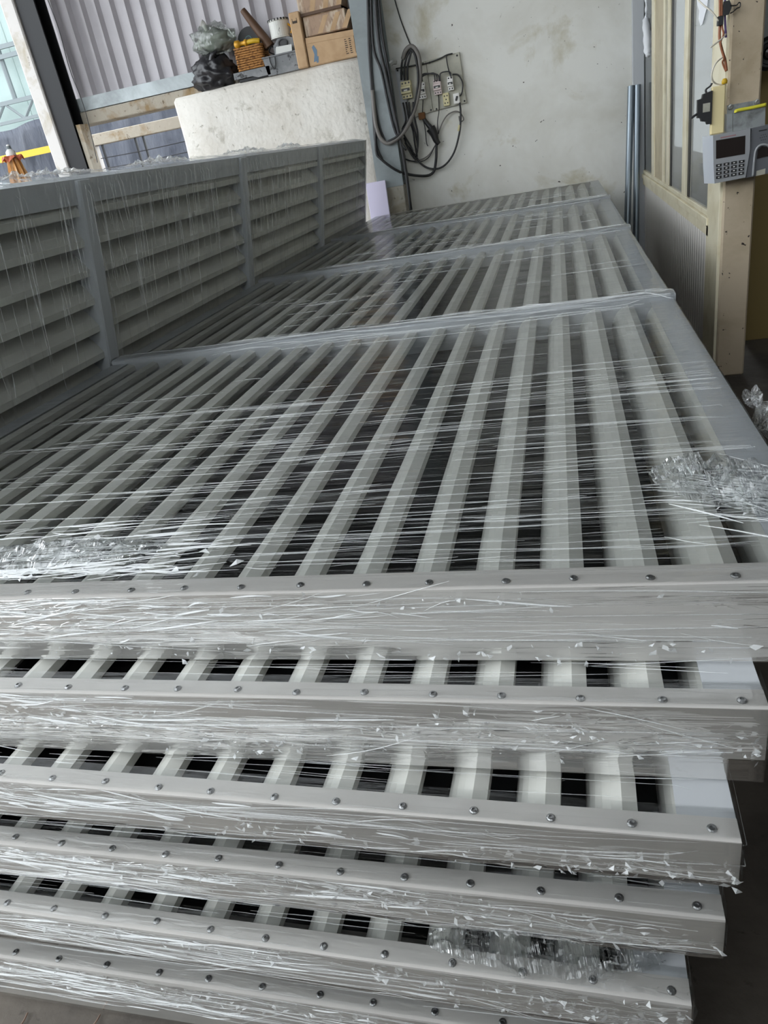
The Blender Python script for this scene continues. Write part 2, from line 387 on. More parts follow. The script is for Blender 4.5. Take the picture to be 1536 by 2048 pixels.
def louvre_panel(root, W, L, bars, side=.075, base_back=0.0, screws=True, fl=.051, fh=.098, blade=OPEN_BLADE):
    """local frame: x from -W to 0, y from 0 (front) to L, z from 0 to T"""
    zb = T - fh; th = .003
    rail = [(0, zb), (0, T), (fl, T), (fl, T - th), (th, T - th), (th, zb)]
    b = nb(); prism(b, rail, -W, 0, 'x'); mk('front_rail', b, K['alu_face'], root)
    b = nb(); prism(b, [(L - y, z) for y, z in rail], -W, 0, 'x'); mk('back_rail', b, K['alu_face'], root)
    e = .0006
    srail = [(-e, zb), (-e, T - e), (-side, T - e), (-side, T - th), (-th - e, T - th), (-th - e, zb)]
    b = nb(); prism(b, srail, th + e, L - th - e, 'y'); mk('side_rail', b, K['rail'], root)
    b = nb(); prism(b, [(-W - x, z) for x, z in srail], th + e, L - th - e, 'y'); mk('side_rail', b, K['rail'], root)
    q = .045
    b = nb()
    box(b, -W + q, -q, base_back + .001, base_back + .04, 0, zb, .002); box(b, -W + q, -q, L - .05, L - .01, 0, zb, .003)
    box(b, -W + q, -W + q + .04, base_back + .04, L - .05, 0, zb); box(b, -q - .04, -q, base_back + .04, L - .05, 0, zb)
    mk('base_frame', b, K['alu_face'], root)
    n = int((W - .12) / PITCH) + 1
    ys = [fl * .5] + list(bars) + [L - fl * .5]
    for j in range(len(ys) - 1):
        me = slat_mesh(ys[j + 1] - ys[j] - .004, blade)
        for i in range(n):
            link(me, 'slat', root, (-.018 - PITCH * i, ys[j] + .002, T - th - .001))
    b = nb(); box(b, -W + .004, -.004, .006, L - .006, T - .097, T - .094); mk('gap_dark_sheet', b, K['gap_black'], root)  # black sheet added to make the gaps between the blades dark
    for yb in bars:
        b = nb(); prism(b, [(yb - .040, T - .09), (yb - .040, T + .012), (yb - .030, T + .016), (yb + .030, T + .016), (yb + .040, T + .012), (yb + .040, T - .09)], -W + .004, .006, 'x')
        mk('cross_bar', b, K['rail'], root)
    if screws:
        for i in range(n):
            o = link(SCREW, 'screw', root, (-.030 - PITCH * i + random.uniform(-.006, .006), fl * .42 + random.uniform(-.003, .003), T))
            o.rotation_euler = (random.uniform(-.1, .1), random.uniform(-.1, .1), random.random() * 3)
    return root

def film_grid(name, root, mt, us, vs_, pos, amp, seed=0, crumple=None, uvswap=False):
    """a sheet of film; pos(u, v) -> point and outward normal"""
    b = nb(); uvl = b.loops.layers.uv.new('UVMap'); cl = b.verts.layers.float.new('crumple')
    rows = []
    for v in vs_:
        r = []
        for u in us:
            p, nrm = pos(u, v)
            cr = crumple(u, v) if crumple else 0.0
            q = Vector((u * 3.0, v * 16.0, seed))
            d = amp * (.6 + fbm(q, 3)) + cr * .012 * abs(fbm(Vector((u * 22, v * 26, seed + 4)), 3))
            vv = b.verts.new(p + nrm * max(d, .0004)); vv[cl] = cr
            r.append((vv, u, v))
        rows.append(r)
    for i in range(len(rows) - 1):
        for k in range(len(us) - 1):
            qd = (rows[i][k], rows[i][k + 1], rows[i + 1][k + 1], rows[i + 1][k])
            f_ = b.faces.new([x[0] for x in qd])
            for lp, x in zip(f_.loops, qd):
                lp[uvl].uv = (x[1] + seed * 1.37, x[2] + seed * .73)
    b.normal_update()
    me = bpy.data.meshes.new(name); b.to_mesh(me); b.free()
    me.polygons.foreach_set('use_smooth', [True] * len(me.polygons))
    me.materials.append(mt)
    o = bpy.data.objects.new(name, me); C.objects.link(o); o.parent = root
    return o
def lin_(a, b_, n): return [a + (b_ - a) * i / (n - 1) for i in range(n)]

def wrap_lying(root, W, L, bars, seed, depth, front_drop, amp=.0025, crumple=None):
    """film pulled over the front edge and back over the blades; u along the front, v over the edge"""
    us = lin_(-W, 0, int(W / .022)) + [.02, .05, .08]
    def top(u, v):
        y = max(v, 0.0)
        z = T + .0015
        for yb in bars:
            z = max(z, T + .018 - max(abs(y - yb) - .03, 0) * .45)
        over = max(u, 0.0)
        return Vector((min(u, 0.003), y, z - over)), (Vector((0, 0, 1)) if u <= 0 else Vector((1, 0, 0)))
    a = film_grid('plastic_wrap', root, K['film'], us, [.004 + i * .012 for i in range(5)] + (lin_(.07, depth, int((depth - .07) / .014)) if depth > .1 else []), top, amp, seed, crumple)
    def front(u, v):                       # v: 0 at the top edge, growing downwards
        over = max(u, 0.0)
        return Vector((min(u, .003), -.0015 + over, T + .001 - v)), (Vector((0, -1, .15)) if u <= 0 else Vector((1, 0, 0)))
    c = film_grid('plastic_wrap', root, K['film_front'], us, lin_(-.0005, front_drop, 26), front, amp * 1.3, seed + 3.3, (lambda u, v: crumple(u, -v)) if crumple else None)
    return top, front

def blob(u, v, cu, cv, ru, rv):
    return math.exp(-(((u - cu) / ru) ** 2 + ((v - cv) / rv) ** 2))

def tuft(root, origin, du, dv, nrm, nu, nv, amp, seed, name='loose_film', freq=1.0, fan=0.0):
    """a crumpled tail of film: a little sheet folded sharply out of its plane"""
    du = Vector(du); dv = Vector(dv); nrm = Vector(nrm).normalized(); origin = Vector(origin)
    b = nb(); uvl = b.loops.layers.uv.new('UVMap'); cl = b.verts.layers.float.new('crumple')
    R = []
    for j in range(nv):
        r = []
        for i in range(nu):
            s = i / (nu - 1); t_ = j / (nv - 1)
            ed = (math.sin(math.pi * s) ** .6) * (math.sin(math.pi * min(t_ * 1.0, 1)) ** .5)
            wv = fbm(Vector((s * 7 * freq, t_ * 3 * freq, seed)), 4); rg = abs(fbm(Vector((s * 16 * freq, t_ * 6 * freq, seed + 9)), 3))
            jag = .10 * fbm(Vector((s * 9, t_ * 9, seed + 20)), 3)
            p = origin + du * (s - .5) * (1 + fan * t_) + dv * (.5 + (t_ - .5) * (.2 + .8 * math.sin(math.pi * s) ** .7) + jag) + nrm * amp * (.25 + .8 * abs(wv) + .8 * rg) * (.25 + ed)
            vv = b.verts.new(p); vv[cl] = .8; r.append((vv, s, t_))
        R.append(r)
    for j in range(nv - 1):
        for i in range(nu - 1):
            qd = (R[j][i], R[j][i + 1], R[j + 1][i + 1], R[j + 1][i]); f_ = b.faces.new([x[0] for x in qd])
            for lp, x in zip(f_.loops, qd): lp[uvl].uv = (x[2] * dv.length + seed, x[1] * du.length * 2)
    me = bpy.data.meshes.new(name); b.to_mesh(me); b.free(); me.materials.append(K['film_loose'])
    o = bpy.data.objects.new(name, me); C.objects.link(o); o.parent = root
    return o

K['crease'] = glass_material('film_crease', (1, 1, 1, 1), .12, .60, (.86, .88, .88, 1))  # whitish body keeps the glint facets bright whichever way they face
K['crease_soft'] = glass_material('film_crease_soft', (1, 1, 1, 1), .2, .26, (.86, .88, .88, 1))
def creases(root, pos, lines, shards, mt, off=.0045):
    """raised folds of the film, and white facets painted as glints: lines (u, v, length, slope, width, bow), shards (u, v, size)"""
    b = nb()
    for (u, v, ln, sl, wd, bow) in lines:
        m_ = 6; prev = None
        for i in range(m_):
            t_ = i / (m_ - 1); uu = u + (t_ - .5) * ln; vv = v + sl * (t_ - .5) * ln + bow * math.sin(math.pi * t_) + .15 * wd * math.sin(i * 7.3 + u * 50)
            w_ = wd * (math.sin(math.pi * (.04 + .92 * t_)) ** .6)
            q = []
            for dv, dn in ((-w_ / 2, 0), (0, w_ * .5), (w_ / 2, 0)):
                p, nr = pos(uu, vv + dv); q.append(b.verts.new(p + nr.normalized() * (off + dn)))
            if prev:
                b.faces.new((prev[0], q[0], q[1], prev[1])); b.faces.new((prev[1], q[1], q[2], prev[2]))
            prev = q
    for (u, v, sz) in shards:  # glints put into the colour: small white facets
        p, nr = pos(u, v); nr = nr.normalized(); a = random.random() * 6.28
        p1, _ = pos(u + .01, v); p2, _ = pos(u, v + .01)
        e1 = (p1 - p).normalized(); e2 = (p2 - p).normalized()
        d = e1 * math.cos(a) + e2 * math.sin(a) * .8; c_ = e1 * -math.sin(a) + e2 * math.cos(a)
        asp = random.uniform(.08, .35)
        A = p + nr * off; T1 = A + d * sz + nr * sz * random.uniform(-.05, .35); T2 = A + d * sz * random.uniform(.3, .7) + c_ * sz * asp + nr * sz * random.uniform(.05, .4); T3 = A + d * sz * random.uniform(.2, .6) - c_ * sz * asp * .6 + nr * sz * .1
        V = [b.verts.new(x) for x in (A, T3, T1, T2)]
        b.faces.new((V[0], V[1], V[3])); b.faces.new((V[1], V[2], V[3]))
    me = bpy.data.meshes.new('film_creases'); b.to_mesh(me); b.free(); me.materials.append(mt)
    o = bpy.data.objects.new('film_creases', me); C.objects.link(o); o.parent = root; o['kind'] = 'stuff'
    return o
G = random.gauss; U = random.uniform
STACK = [  # right edge x, front y, yaw
    (.345, .882, .000, .098), (.233, .788, -.004, .093), (.186, .687, -.024, .082),
    (.169, .669, -.016, .080), (.123, .626, -.018, .082), (.085, .622, -.010, .098)]
LABELS = ['topmost film-wrapped louvre panel of the stack, its long blades fully in view',
          'film-wrapped louvre panel second from the top of the stack',
          'film-wrapped louvre panel third from the top of the stack',
          'film-wrapped louvre panel fourth from the top, its right corner jutting over darkness',
          'film-wrapped louvre panel second from the bottom, crumpled film at its right end',
          'lowest film-wrapped louvre panel of the stack, resting on the concrete floor']
PW = 2.16; PL = 6.7
panels = []
for k, (xr, yf, yaw, fh) in enumerate(STACK):
    PW = 2.155 if k == 0 else 2.03
    zt = CZ - .6 - k * T
    root = empty('louvre_panel', (xr, yf, zt - T), (0, 0, yaw))
    tag(root, LABELS[k], 'louvre panel', 'louvre panels stacked flat')
    bars = [2.60 - yf, 4.28 - yf, 5.93 - yf] if k == 0 else []
    louvre_panel(root, PW, PL if k == 0 else PL - .1 * k, bars, base_back=0.0 if k in (0, 1, 5) else .055, fl=.051 if k == 0 else .038, fh=fh)
    if k == 0:
        cr = lambda u, v: min(1, .9 * blob(u, v, -1.25, .16, .22, .05) + .5 * blob(u, v, -1.0, .30, .25, .05) + .6 * blob(u, v, -.02, .22, .10, .10) + .8 * blob(u, v, -1.3, -.03, .35, .05) + .25 * blob(u, v, -.1, 1.0, .15, .5))
    elif k == 1:
        cr = lambda u, v: min(1, .8 * blob(u, v, -.25, -.06, .28, .03) + .5 * blob(u, v, -.8, -.10, .08, .02) + .6 * blob(u, v, -1.2, -.06, .3, .04))
    elif k == 2:
        cr = lambda u, v: min(1, .5 * blob(u, v, -.15, -.08, .25, .03) + .5 * blob(u, v, -1.2, .0, .35, .04))
    elif k == 3:
        cr = lambda u, v: min(1, .9 * blob(u, v, -1.05, .0, .35, .04) + .5 * blob(u, v, -.55, -.02, .2, .04) + .5 * blob(u, v, -.12, -.07, .2, .03))
    elif k == 4:
        cr = lambda u, v: min(1, .9 * blob(u, v, -.12, 0, .16, .1) + .6 * blob(u, v, -.9, .01, .4, .03))
    else:
        cr = lambda u, v: min(1, .7 * blob(u, v, -.8, -.02, .5, .05))
    top, front = wrap_lying(root, PW, PL, bars, k * 1.9 + .3, PL - .03 if k == 0 else .06, .134 if k in (0, 1, 5) else fh + .004, crumple=cr)
    panels.append(root)
    cl = lambda u: max(min(u, -.01), -PW + .01)
    if k == 0:
        ln = []; so = []
        for i in range(330):                                    # fine pulls all over the top
            v = U(.06, 1.0) if i % 3 else U(1.0, 6.5)
            so.append((cl(U(-1.9, -.05)), v, U(.08, .55), G(0, .03), U(.0015, .0032) * (1 + v * .35), G(0, .004)))
        for i in range(90):
            v = abs(G(0, .35)) + .06
            ln.append((cl(U(-1.2, -.02)), v, U(.04, .22), G(.02, .05), U(.0007, .0015), G(0, .002)))
        for i in range(150):                                    # bunched film at the left front
            ln.append((cl(G(-1.30, .20)), .06 + abs(G(.05, .07)), U(.04, .26), G(.06, .08), U(.0015, .0045), G(0, .006)))
        for yb in bars:
            for i in range(40): so.append((cl(U(-1.6, -.02)), yb + G(0, .05), U(.1, .6), G(0, .04), U(.003, .008), G(0, .01)))
            for i in range(10): ln.append((cl(U(-.5, -.02)), yb + G(0, .05), U(.03, .12), G(0, .3), U(.002, .005), 0))
        for i in range(70): ln.append((cl(G(-.07, .05)), .24 + G(0, .05), U(.03, .16), G(-.45, .3), U(.001, .004), G(0, .006)))
        sh = [(cl(G(-1.35, .2)), .06 + abs(G(.03, .04)), U(.008, .03)) for i in range(60)] + [(cl(G(-.08, .05)), .25 + G(0, .05), U(.008, .025)) for i in range(50)]
    else:
        ln = [(cl(U(-1.7, -.05)), U(.045, .13), U(.04, .25), G(0, .05), U(.001, .002), 0) for i in range(14)]; so = [(cl(U(-1.8, -.05)), U(.045, .13), U(.1, .5), G(0, .03), U(.001, .0025), 0) for i in range(40)]; sh = []
    creases(root, top, so, [], K['crease_soft']); creases(root, top, ln, sh, K['crease'])
    # folds and painted glints on the front face, heaviest at the left and along the lower edge
    ln = []; so = []; sh = []
    for i in range(50 if k == 0 else 32): so.append((cl(-abs(U(0, 1.4) ** .7) - .03), U(.004, fh), U(.1, .7), G(0, .035), U(.001, .0035), G(0, .003)))
    nl = (80, 40, 36, 64, 40, 60)[k]
    for i in range(nl): ln.append((cl(G(-1.2, .32)), min(max(G(fh * .35, fh * .3), .003), fh), U(.02, .16), G(-.03 if k in (0,) else .04, .10), U(.0010, .0055), G(0, .002)))
    for i in range(16): ln.append((cl(U(-1.2, -.03)), U(.01, fh), U(.03, .16), G(0, .2), U(.0008, .002), G(0, .004)))
    cs = {0: [(-.6, .02, .25, .01, 30), (-.25, .115, .3, .012, 60), (-.9, .11, .3, .01, 40)], 1: [(-.25, .06, .16, .02, 80), (-.72, .105, .08, .012, 40), (-1.1, .05, .2, .02, 40)],
          2: [(-.2, .07, .16, .01, 70), (-.75, .06, .1, .012, 25)], 3: [(-.45, .02, .15, .015, 50), (-.2, .06, .12, .015, 40), (-.95, .02, .25, .02, 60)],
          4: [(-.12, .05, .12, .02, 90), (-.5, .02, .2, .012, 40), (-.9, .02, .3, .01, 60)], 5: [(-.8, .03, .4, .02, 90), (-.3, .03, .2, .02, 40)]}[k]
    for (cu, cv, ru, rv, n_) in cs:
        sh += [(cl(G(cu, ru)), min(max(G(cv, rv), .004), .13 if k < 2 else fh), U(.004, .019)) for i in range(n_)]
    creases(root, front, so, [], K['crease_soft'], .0055); creases(root, front, ln, sh, K['crease'], .0055)

def local(root, p):
    m = Matrix.LocRotScale(root.location, root.rotation_euler, None)
    return m.inverted() @ p
# crumpled tails of film, each belonging to the panel it hangs on
r0, r1, r2, r3, r4, r5 = panels
tuft(r0, (-.07, .17, T + .004), (.26, -.10, 0), (-.03, .20, .0), (0, 0, 1), 34, 24, .035, 1.0)
tuft(r0, (-1.38, .09, T + .004), (.5, .02, 0), (.06, .10, 0), (0, 0, 1), 44, 14, .022, 2.0)
tuft(r4, (-.20, .01, T + .004), (.36, .02, 0), (-.02, .09, 0), (0, -.3, 1), 36, 16, .03, 7.0)
# film tail sticking out at the right of the top panel
for i, (p0_, p1_, p2_, sd) in enumerate([((1560, 880), (1520, 815), (1505, 775), 11), ((1560, 870), (1518, 820), (1485, 785), 12)]):
    p, m_, q = [at(*z_, y=yy) - r0.location for z_, yy in ((p0_, 1.40), (p1_, 1.55), (p2_, 1.62))]
    tuft(r0, p, (.05, .03, .02), (m_ - p) * 1.1, (.4, -.4, 1), 10, 16, .02, sd, 'film_tail')
    tuft(r0, m_, (.022, .012, .01), q - m_, (.4, -.4, 1), 7, 14, .012, sd + 5, 'film_tail')

# ------------------------------------------------------------------ panel on edge, leaning over the stack
LEAN = math.radians(10.7); SW = 1.535; SL = 6.2; SY = 1.02
root = empty('louvre_panel', (-1.985 - T * math.cos(LEAN), SY, T * math.sin(LEAN) + .001), (0, math.pi / 2 + LEAN, 0))
tag(root, 'long louvre panel standing on edge at the left, leaning against the stack', 'louvre panel')
SB = [2.60 - SY, 4.17 - SY, 5.69 - SY]
louvre_panel(root, SW, SL, SB, side=.085, screws=False, blade=CLOSED_BLADE)
STAND = root
def stand(u, v):      # u from the top edge downwards, v along the panel
    z = T + .0015
    for yb in SB:
        z = max(z, T + .018 - max(abs(v - yb) - .03, 0) * .3)
    if u < 0: return Vector((-SW - .002, v, T + u)), Vector((-1, 0, 0))
    return Vector((-SW + u, v, z)), Vector((0, 0, 1))
def stand_grid():
    b_us = [-.13, -.09, -.05, -.02, 0.0] + lin_(.03, .85, 36)
    return b_us
film_grid('plastic_wrap', root, K['film_up'], stand_grid(), lin_(.01, SL - .01, 420), stand, .004, 21.0,
          lambda u, v: min(1, .6 * blob(u, v, .1, SB[0] + .2, .2, .08) + .7 * blob(u, v, .2, SB[1] + .15, .25, .1) + .4 * blob(u, v, .2, SB[0] - .15, .4, .06) + .8 * (1 if u < 0.0 else 0)))
so = [(.05 + abs(G(.2, .2)), U(.3, SL - .1), U(.1, .45), G(.02, .04), U(.0015, .0045), G(0, .006)) for i in range(420)]
ln = [(.02 + abs(G(.1, .12)), random.choice(SB) + U(.03, .3), U(.06, .3), G(.12, .06), U(.002, .004), G(0, .006)) for i in range(40)]
creases(STAND, stand, so, [], K['crease_soft'], .0065); creases(STAND, stand, ln, [], K['crease_soft'], .0065)
for i, (vc, ln) in enumerate([(1.0, .5), (1.5, .7), (2.4, .6), (3.5, .7), (4.3, .5)]):
    tuft(root, (-SW - .002, vc, T * .55), (0, ln, 0), (0, .0, -.09), (-1, 0, 0), 34, 8, .028, 30 + i, freq=1.4)

# ------------------------------------------------------------------ clutter on the ledge
LY = 7.86
def lump(name, mt, c, r, amp, seed, parent=None, tall=1.0, freq=2.0, flat=True, uv=False):
    b = nb(); bmesh.ops.create_icosphere(b, subdivisions=4, radius=1.0)
    if uv: uvl = b.loops.layers.uv.new('UVMap')
    for v in b.verts:
        n = v.co.normalized()
        d = 1 + amp * fbm(n * freq + Vector((seed, 0, 0)), 3) + amp * .5 * abs(fbm(Vector((math.atan2(n.y, n.x) * 4, n.z * 1.5, seed)), 3))
        q = n * d
        v.co = Vector((q.x * r[0], q.y * r[1], max(q.z * r[2], -r[2] * .78) if flat else q.z * r[2]))
    if uv:
        for f_ in b.faces:
            for lp in f_.loops: lp[uvl].uv = (lp.vert.co.z, math.atan2(lp.vert.co.y, lp.vert.co.x) * r[0])
    o = mk(name, b, mt, parent, smooth=True); o.location = c; return o

p = at(433, 160, y=LY)
t = empty('black_bag', (p.x, LY - .02, LEDGE))
lump('bag_body', K['bag_black'], (0, 0, .13), (.22, .16, .165), .26, 3.0, t, freq=3.0)
b = nb(); tube(b, [(.05, -.10, .24), (.08, -.12, .28), (.13, -.11, .30)], .03, 6, taper=lambda s: 1.2 - s); mk('knot', b, K['bag_black'], t, True)
tag(t, 'stuffed black bin bag slumped at the left end of the ledge', 'bag')
p = at(435, 108, y=LY)
t = empty('clear_bag', (p.x, LY, LEDGE + .288))
lump('bag_body', K['bag_clear'], (0, 0, .115), (.215, .15, .14), .25, 8.0, t, uv=True)
lump('contents', mat('grey_green_waste', rgb(150, 152, 146), .7), (0, 0, .10), (.165, .11, .105), .3, 5.0, t)
b = nb(); tube(b, [(-.03, -.06, .20), (-.04, -.07, .25), (-.06, -.08, .27)], .03, 7, taper=lambda s: .5 + s * .6); mk('gathered_neck', b, K['white_plastic'], t, True)
tag(t, 'bulging clear plastic bag lying on the black bin bag', 'bag')

# flat grey tray, then basket on it
p0 = at(480, 158, y=LY); p1 = at(548, 130, y=LY)
t = empty('grey_tray', ((p0.x + p1.x) / 2, LY - .03, LEDGE))
w2 = (p1.x - p0.x) / 2
b = nb(); prism(b, [(-w2, .03), (-w2, .085), (w2, .085), (w2, .012), (w2 * .3, .012), (0, .03)], -.12, .12, 'y'); mk('tray_body', b, K['grey_tray'], t)
b = nb(); box(b, -w2 * .8, w2, -.10, .10, 0, .0295, .004); mk('underside', b, K['steel_dark'], t)
tag(t, 'low grey metal tray carrying the wicker basket', 'tray')
BT = LEDGE + .0855
p0 = at(487, 143, y=LY); p1 = at(530, 100, y=LY)
t = empty('wicker_basket', ((p0.x + p1.x) / 2, LY - .01, BT))
hw = (p1.x - p0.x) / 2; hh = .20
b = nb()
for s_ in (0, 1):
    pass
prism(b, [(-hw * .9, -.09), (hw * .9, -.09), (hw * .9, .09), (-hw * .9, .09)], .0, .012, 'z')
mk('basket_base', b, K['wicker_dark'], t)
b = nb()
for (x0, x1, y0, y1) in ((-hw, hw, -.10, -.09), (-hw, hw, .09, .10), (-hw, -hw + .01, -.09, .09), (hw - .01, hw, -.09, .09)):
    box(b, x0, x1, y0, y1, .01, hh)
mk('basket_wall', b, K['wicker_dark'], t)
for r_ in range(10):                      # woven strands, row by row
    z = .016 + r_ * .0195
    b = nb(); pts = []
    n = 14
    for side_ in range(4):
        for i in range(n if side_ % 2 == 0 else 8):
            m_ = n if side_ % 2 == 0 else 8
            s = i / m_; wv = .006 * (1 if (i + r_) % 2 else -1)
            if side_ == 0: pts.append((-hw + 2 * hw * s, -.103 - wv, z))
            elif side_ == 1: pts.append((hw + .003 + wv, -.1 + .2 * s, z))
            elif side_ == 2: pts.append((hw - 2 * hw * s, .103 + wv, z))
            else: pts.append((-hw - .003 - wv, .1 - .2 * s, z))
    pts.append(pts[0]); tube(b, pts, .009, 5, smooth=False); mk('strand', b, K['wicker'], t, True)
tag(t, 'woven brown wicker basket full of tools on the ledge', 'basket')
BZ = BT + hh
bx = (p0.x + p1.x) / 2
b = nb(); lathe(b, [(.02, -.012), (.115, -.012), (.12, 0), (.115, .012), (.03, .012), (.03, .02), (.005, .02)], 24, Matrix.Rotation(math.radians(80), 4, 'X'))
t = empty('grinding_disc', (bx - .02, LY + .04, BZ + .06)); mk('disc', b, K['black'], t)
b = nb(); lathe(b, [(.042, 0), (.04, .006), (.004, .007)], 16, Matrix.Translation((0, -.012, 0)) @ Matrix.Rotation(math.radians(80), 4, 'X')); mk('hub_label', b, K['teal'], t)
tag(t, 'black disc with a teal centre standing in the wicker basket', 'disc')
b = nb(); tube(b, [(bx + .0, LY - .02, BZ + .30), (bx + .06, LY - .02, BZ + .2), (bx + .16, LY - .03, BZ + .04), (bx + .2, LY - .03, BZ - .04)], .04, 8, taper=lambda s: .7 + .6 * s)
tag(mk('wooden_club', b, K['wood_and_gap_dark'], None, True), 'dark wooden handle poking up out of the wicker basket', 'tool')
t = empty('brass_tool', (bx - .13, LY - .09, BZ + .03))
b = nb(); lathe(b, [(.02, 0), (.035, .01), (.035, .05), (.02, .06), (.02, .1), (.03, .11), (.03, .13), (.01, .14)], 14, Matrix.Rotation(math.radians(90), 4, 'Y')); mk('ferrule', b, K['brass'], t, True)
b = nb(); tube(b, [(.13, 0, 0), (.2, -.01, .0), (.26, 0, -.01)], .022, 8); mk('handle', b, K['yellow'], t, True)
tag(t, 'yellow-handled brass tool lying across the basket rim', 'tool')

# grey box tray with a dismantled machine and paint can
p0 = at(541, 145, y=LY); p1 = at(603, 110, y=LY); x0, x1 = p0.x, p1.x + .01
t = empty('grey_toolbox', ((x0 + x1) / 2, LY - .02, LEDGE)); hw = (x1 - x0) / 2
b = nb(); prism(b, [(-hw * .86, 0), (hw * .95, 0), (hw, .145), (-hw, .145)], -.13, .13, 'y'); mk('tub', b, K['grey_tray'], t)
b = nb(); box(b, -hw * 1.04, hw * 1.04, -.14, .14, .145, .16, .004); mk('rim', b, K['grey_tray'], t)
b = nb(); tube(b, [(-hw * .6, -.14, .15), (-hw * .55, -.15, .09), (-hw * .42, -.15, .05), (-hw * .3, -.15, .08), (-hw * .28, -.14, .14)], .006, 5); mk('handle', b, K['black'], t)
tag(t, 'paint-splashed grey metal tub on the ledge', 'tub')
mx0 = (x0 + x1) / 2 + .03; mz = LEDGE + .1605
t = empty('machine_head', (mx0, LY, mz)); t.scale = (.8, .9, .62)
b = nb(); prism(b, [(-.13, 0), (.13, 0), (.13, .18), (.08, .21), (-.06, .21), (-.13, .12)], -.08, .09, 'y'); mk('housing', b, K['grey_tray'], t)
b = nb(); lathe(b, [(.062, 0), (.062, .02), (.045, .022), (.045, .01), (.004, .01)], 18, Matrix.Translation((.0, -.08, .135)) @ Matrix.Rotation(math.radians(90), 4, 'X')); mk('porthole', b, K['black'], t)
b = nb(); prism(b, [(-.10, .0), (.11, 0), (.12, .09), (-.08, .1)], -.13, -.125, 'y'); mk('cover_plate', b, K['tin'], t)
b = nb(); tube(b, [(-.14, -.05, .02), (-.2, -.06, .07), (-.16, -.06, .13), (-.12, -.04, .1)], .01, 6); mk('cable_loop', b, K['black'], t)
tag(t, 'dusty grey machine head with a black round porthole under the can', 'machine')
t = empty('paint_can', (mx0 - .03, LY, mz + .1305)); t.scale = (.8, .8, .8)
b = nb(); lathe(b, [(.11, 0), (.125, .004), (.125, .012), (.118, .02), (.118, .17), (.125, .178), (.125, .19), (.112, .19), (.112, .18), (.01, .18)], 28); mk('can_body', b, K['can'], t, False)
for i in range(20):
    a = 2 * math.pi * i / 20
    b = nb(); box(b, .112, .128, -.009, .009, .176, .198, mat=Matrix.Rotation(a, 4, 'Z')); mk('lid_tooth', b, K['black'], t)
b = nb(); tube(b, [(.12, -.02, .13), (.165, -.03, .08), (.14, -.03, .03)], .012, 6); mk('drip_handle', b, K['brass'], t)
tag(t, 'white paint can with a black toothed rim on the machine', 'can')

def carton(name, label, x0, x1, y0, y1, z0, z1, mt, flaps=False, rot=0.0, group=None):
    t = empty(name, ((x0 + x1) / 2, (y0 + y1) / 2, z0), (0, rot, 0)); hx = (x1 - x0) / 2; hy = (y1 - y0) / 2; h = z1 - z0
    b = nb()
    if flaps:
        box(b, -hx, hx, -hy, -hy + .006, 0, h); box(b, -hx, hx, hy - .006, hy, 0, h); box(b, -hx, -hx + .006, -hy + .006, hy - .006, 0, h); box(b, hx - .006, hx, -hy + .006, hy - .006, 0, h)
        box(b, -hx, hx, -hy, hy, 0, .006)
    else: box(b, -hx, hx, -hy, hy, 0, h, .008)
    mk('carton_body', b, mt, t)
    tag(t, label, 'box', group); return t, hx, hy, h
cx0 = at(606, 131, y=LY).x; cx1 = at(626, 127, y=LY).x
t, hx, hy, h = carton('cardboard_box', 'narrow upright plain cardboard carton beside the paint can', cx0, cx1, LY - .17, LY + .12, LEDGE, LEDGE + .45, K['kraft'])
b = nb(); box(b, -hx * .5, hx * .4, -hy - .0015, -hy + .001, h - .09, h - .07); box(b, -hx * .5, -hx * .42, -hy - .0015, -hy + .001, h - .09, h - .05); box(b, hx * .32, hx * .4, -hy - .0015, -hy + .001, h - .09, h - .05); mk('handle_print', b, K['print_dark'], t)
bx0 = cx1 + .005; bx1 = at(717, 105, y=LY - .1).x
t, hx, hy, h = carton('cardboard_box', 'wide kraft cardboard carton with blue print, lowest of the box pile', bx0, bx1, LY - .15, LY + .15, LEDGE, LEDGE + .215, K['kraft'])
b = nb()
prism(b, [(-hx + .05, .03), (-hx + .085, .035), (-hx + .10, .12), (-hx + .075, .165), (-hx + .055, .15), (-hx + .068, .09)], -hy - .0015, -hy + .001, 'y')
prism(b, [(-hx + .075, .02), (-hx + .095, .02), (-hx + .105, .07), (-hx + .092, .07)], -hy - .0015, -hy + .001, 'y')
mk('blue_print', b, K['print_blue'], t)
b = nb()
for i in range(8):
    for c_ in range(2): box(b, hx - .105 + c_ * .042, hx - .084 + c_ * .042 + random.uniform(-.012, .008), -hy - .0015, -hy + .001, .035 + i * .016, .042 + i * .016)
box(b, hx - .012, hx - .009, -hy - .0015, -hy + .001, .03, .17)
mk('dark_print', b, K['print_dark'], t)
b = nb(); box(b, -hx, hx, -hy - .004, -hy + .002, .175, .222, mat=Matrix.Rotation(.04, 4, 'Y')); mk('flap', b, K['kraft'], t)
zb2 = LEDGE + .236
t, hx, hy, h = carton('cardboard_box', 'brown taped box wedged in the middle of the box pile', bx0 + .01, bx1 - .06, LY - .13, LY + .15, zb2, zb2 + .16, K['kraft_tape'])
for i in range(5):
    b = nb(); xx = -hx + .12 + i * .12
    prism(b, [(xx, .01), (xx + .05, .01), (xx + .13, h - .02), (xx + .08, h - .02)], -hy - .0012, -hy + .001, 'y'); mk('tape', b, K['kraft'], t)
zb3 = zb2 + .19
b = nb(); 
t, hx, hy, h = carton('cardboard_box', 'brown taped box on top of the box pile, cut by the picture edge', bx0 - .02, bx1 - .09, LY - .12, LY + .15, zb2 + .162, zb3 + .26, K['kraft_tape'])
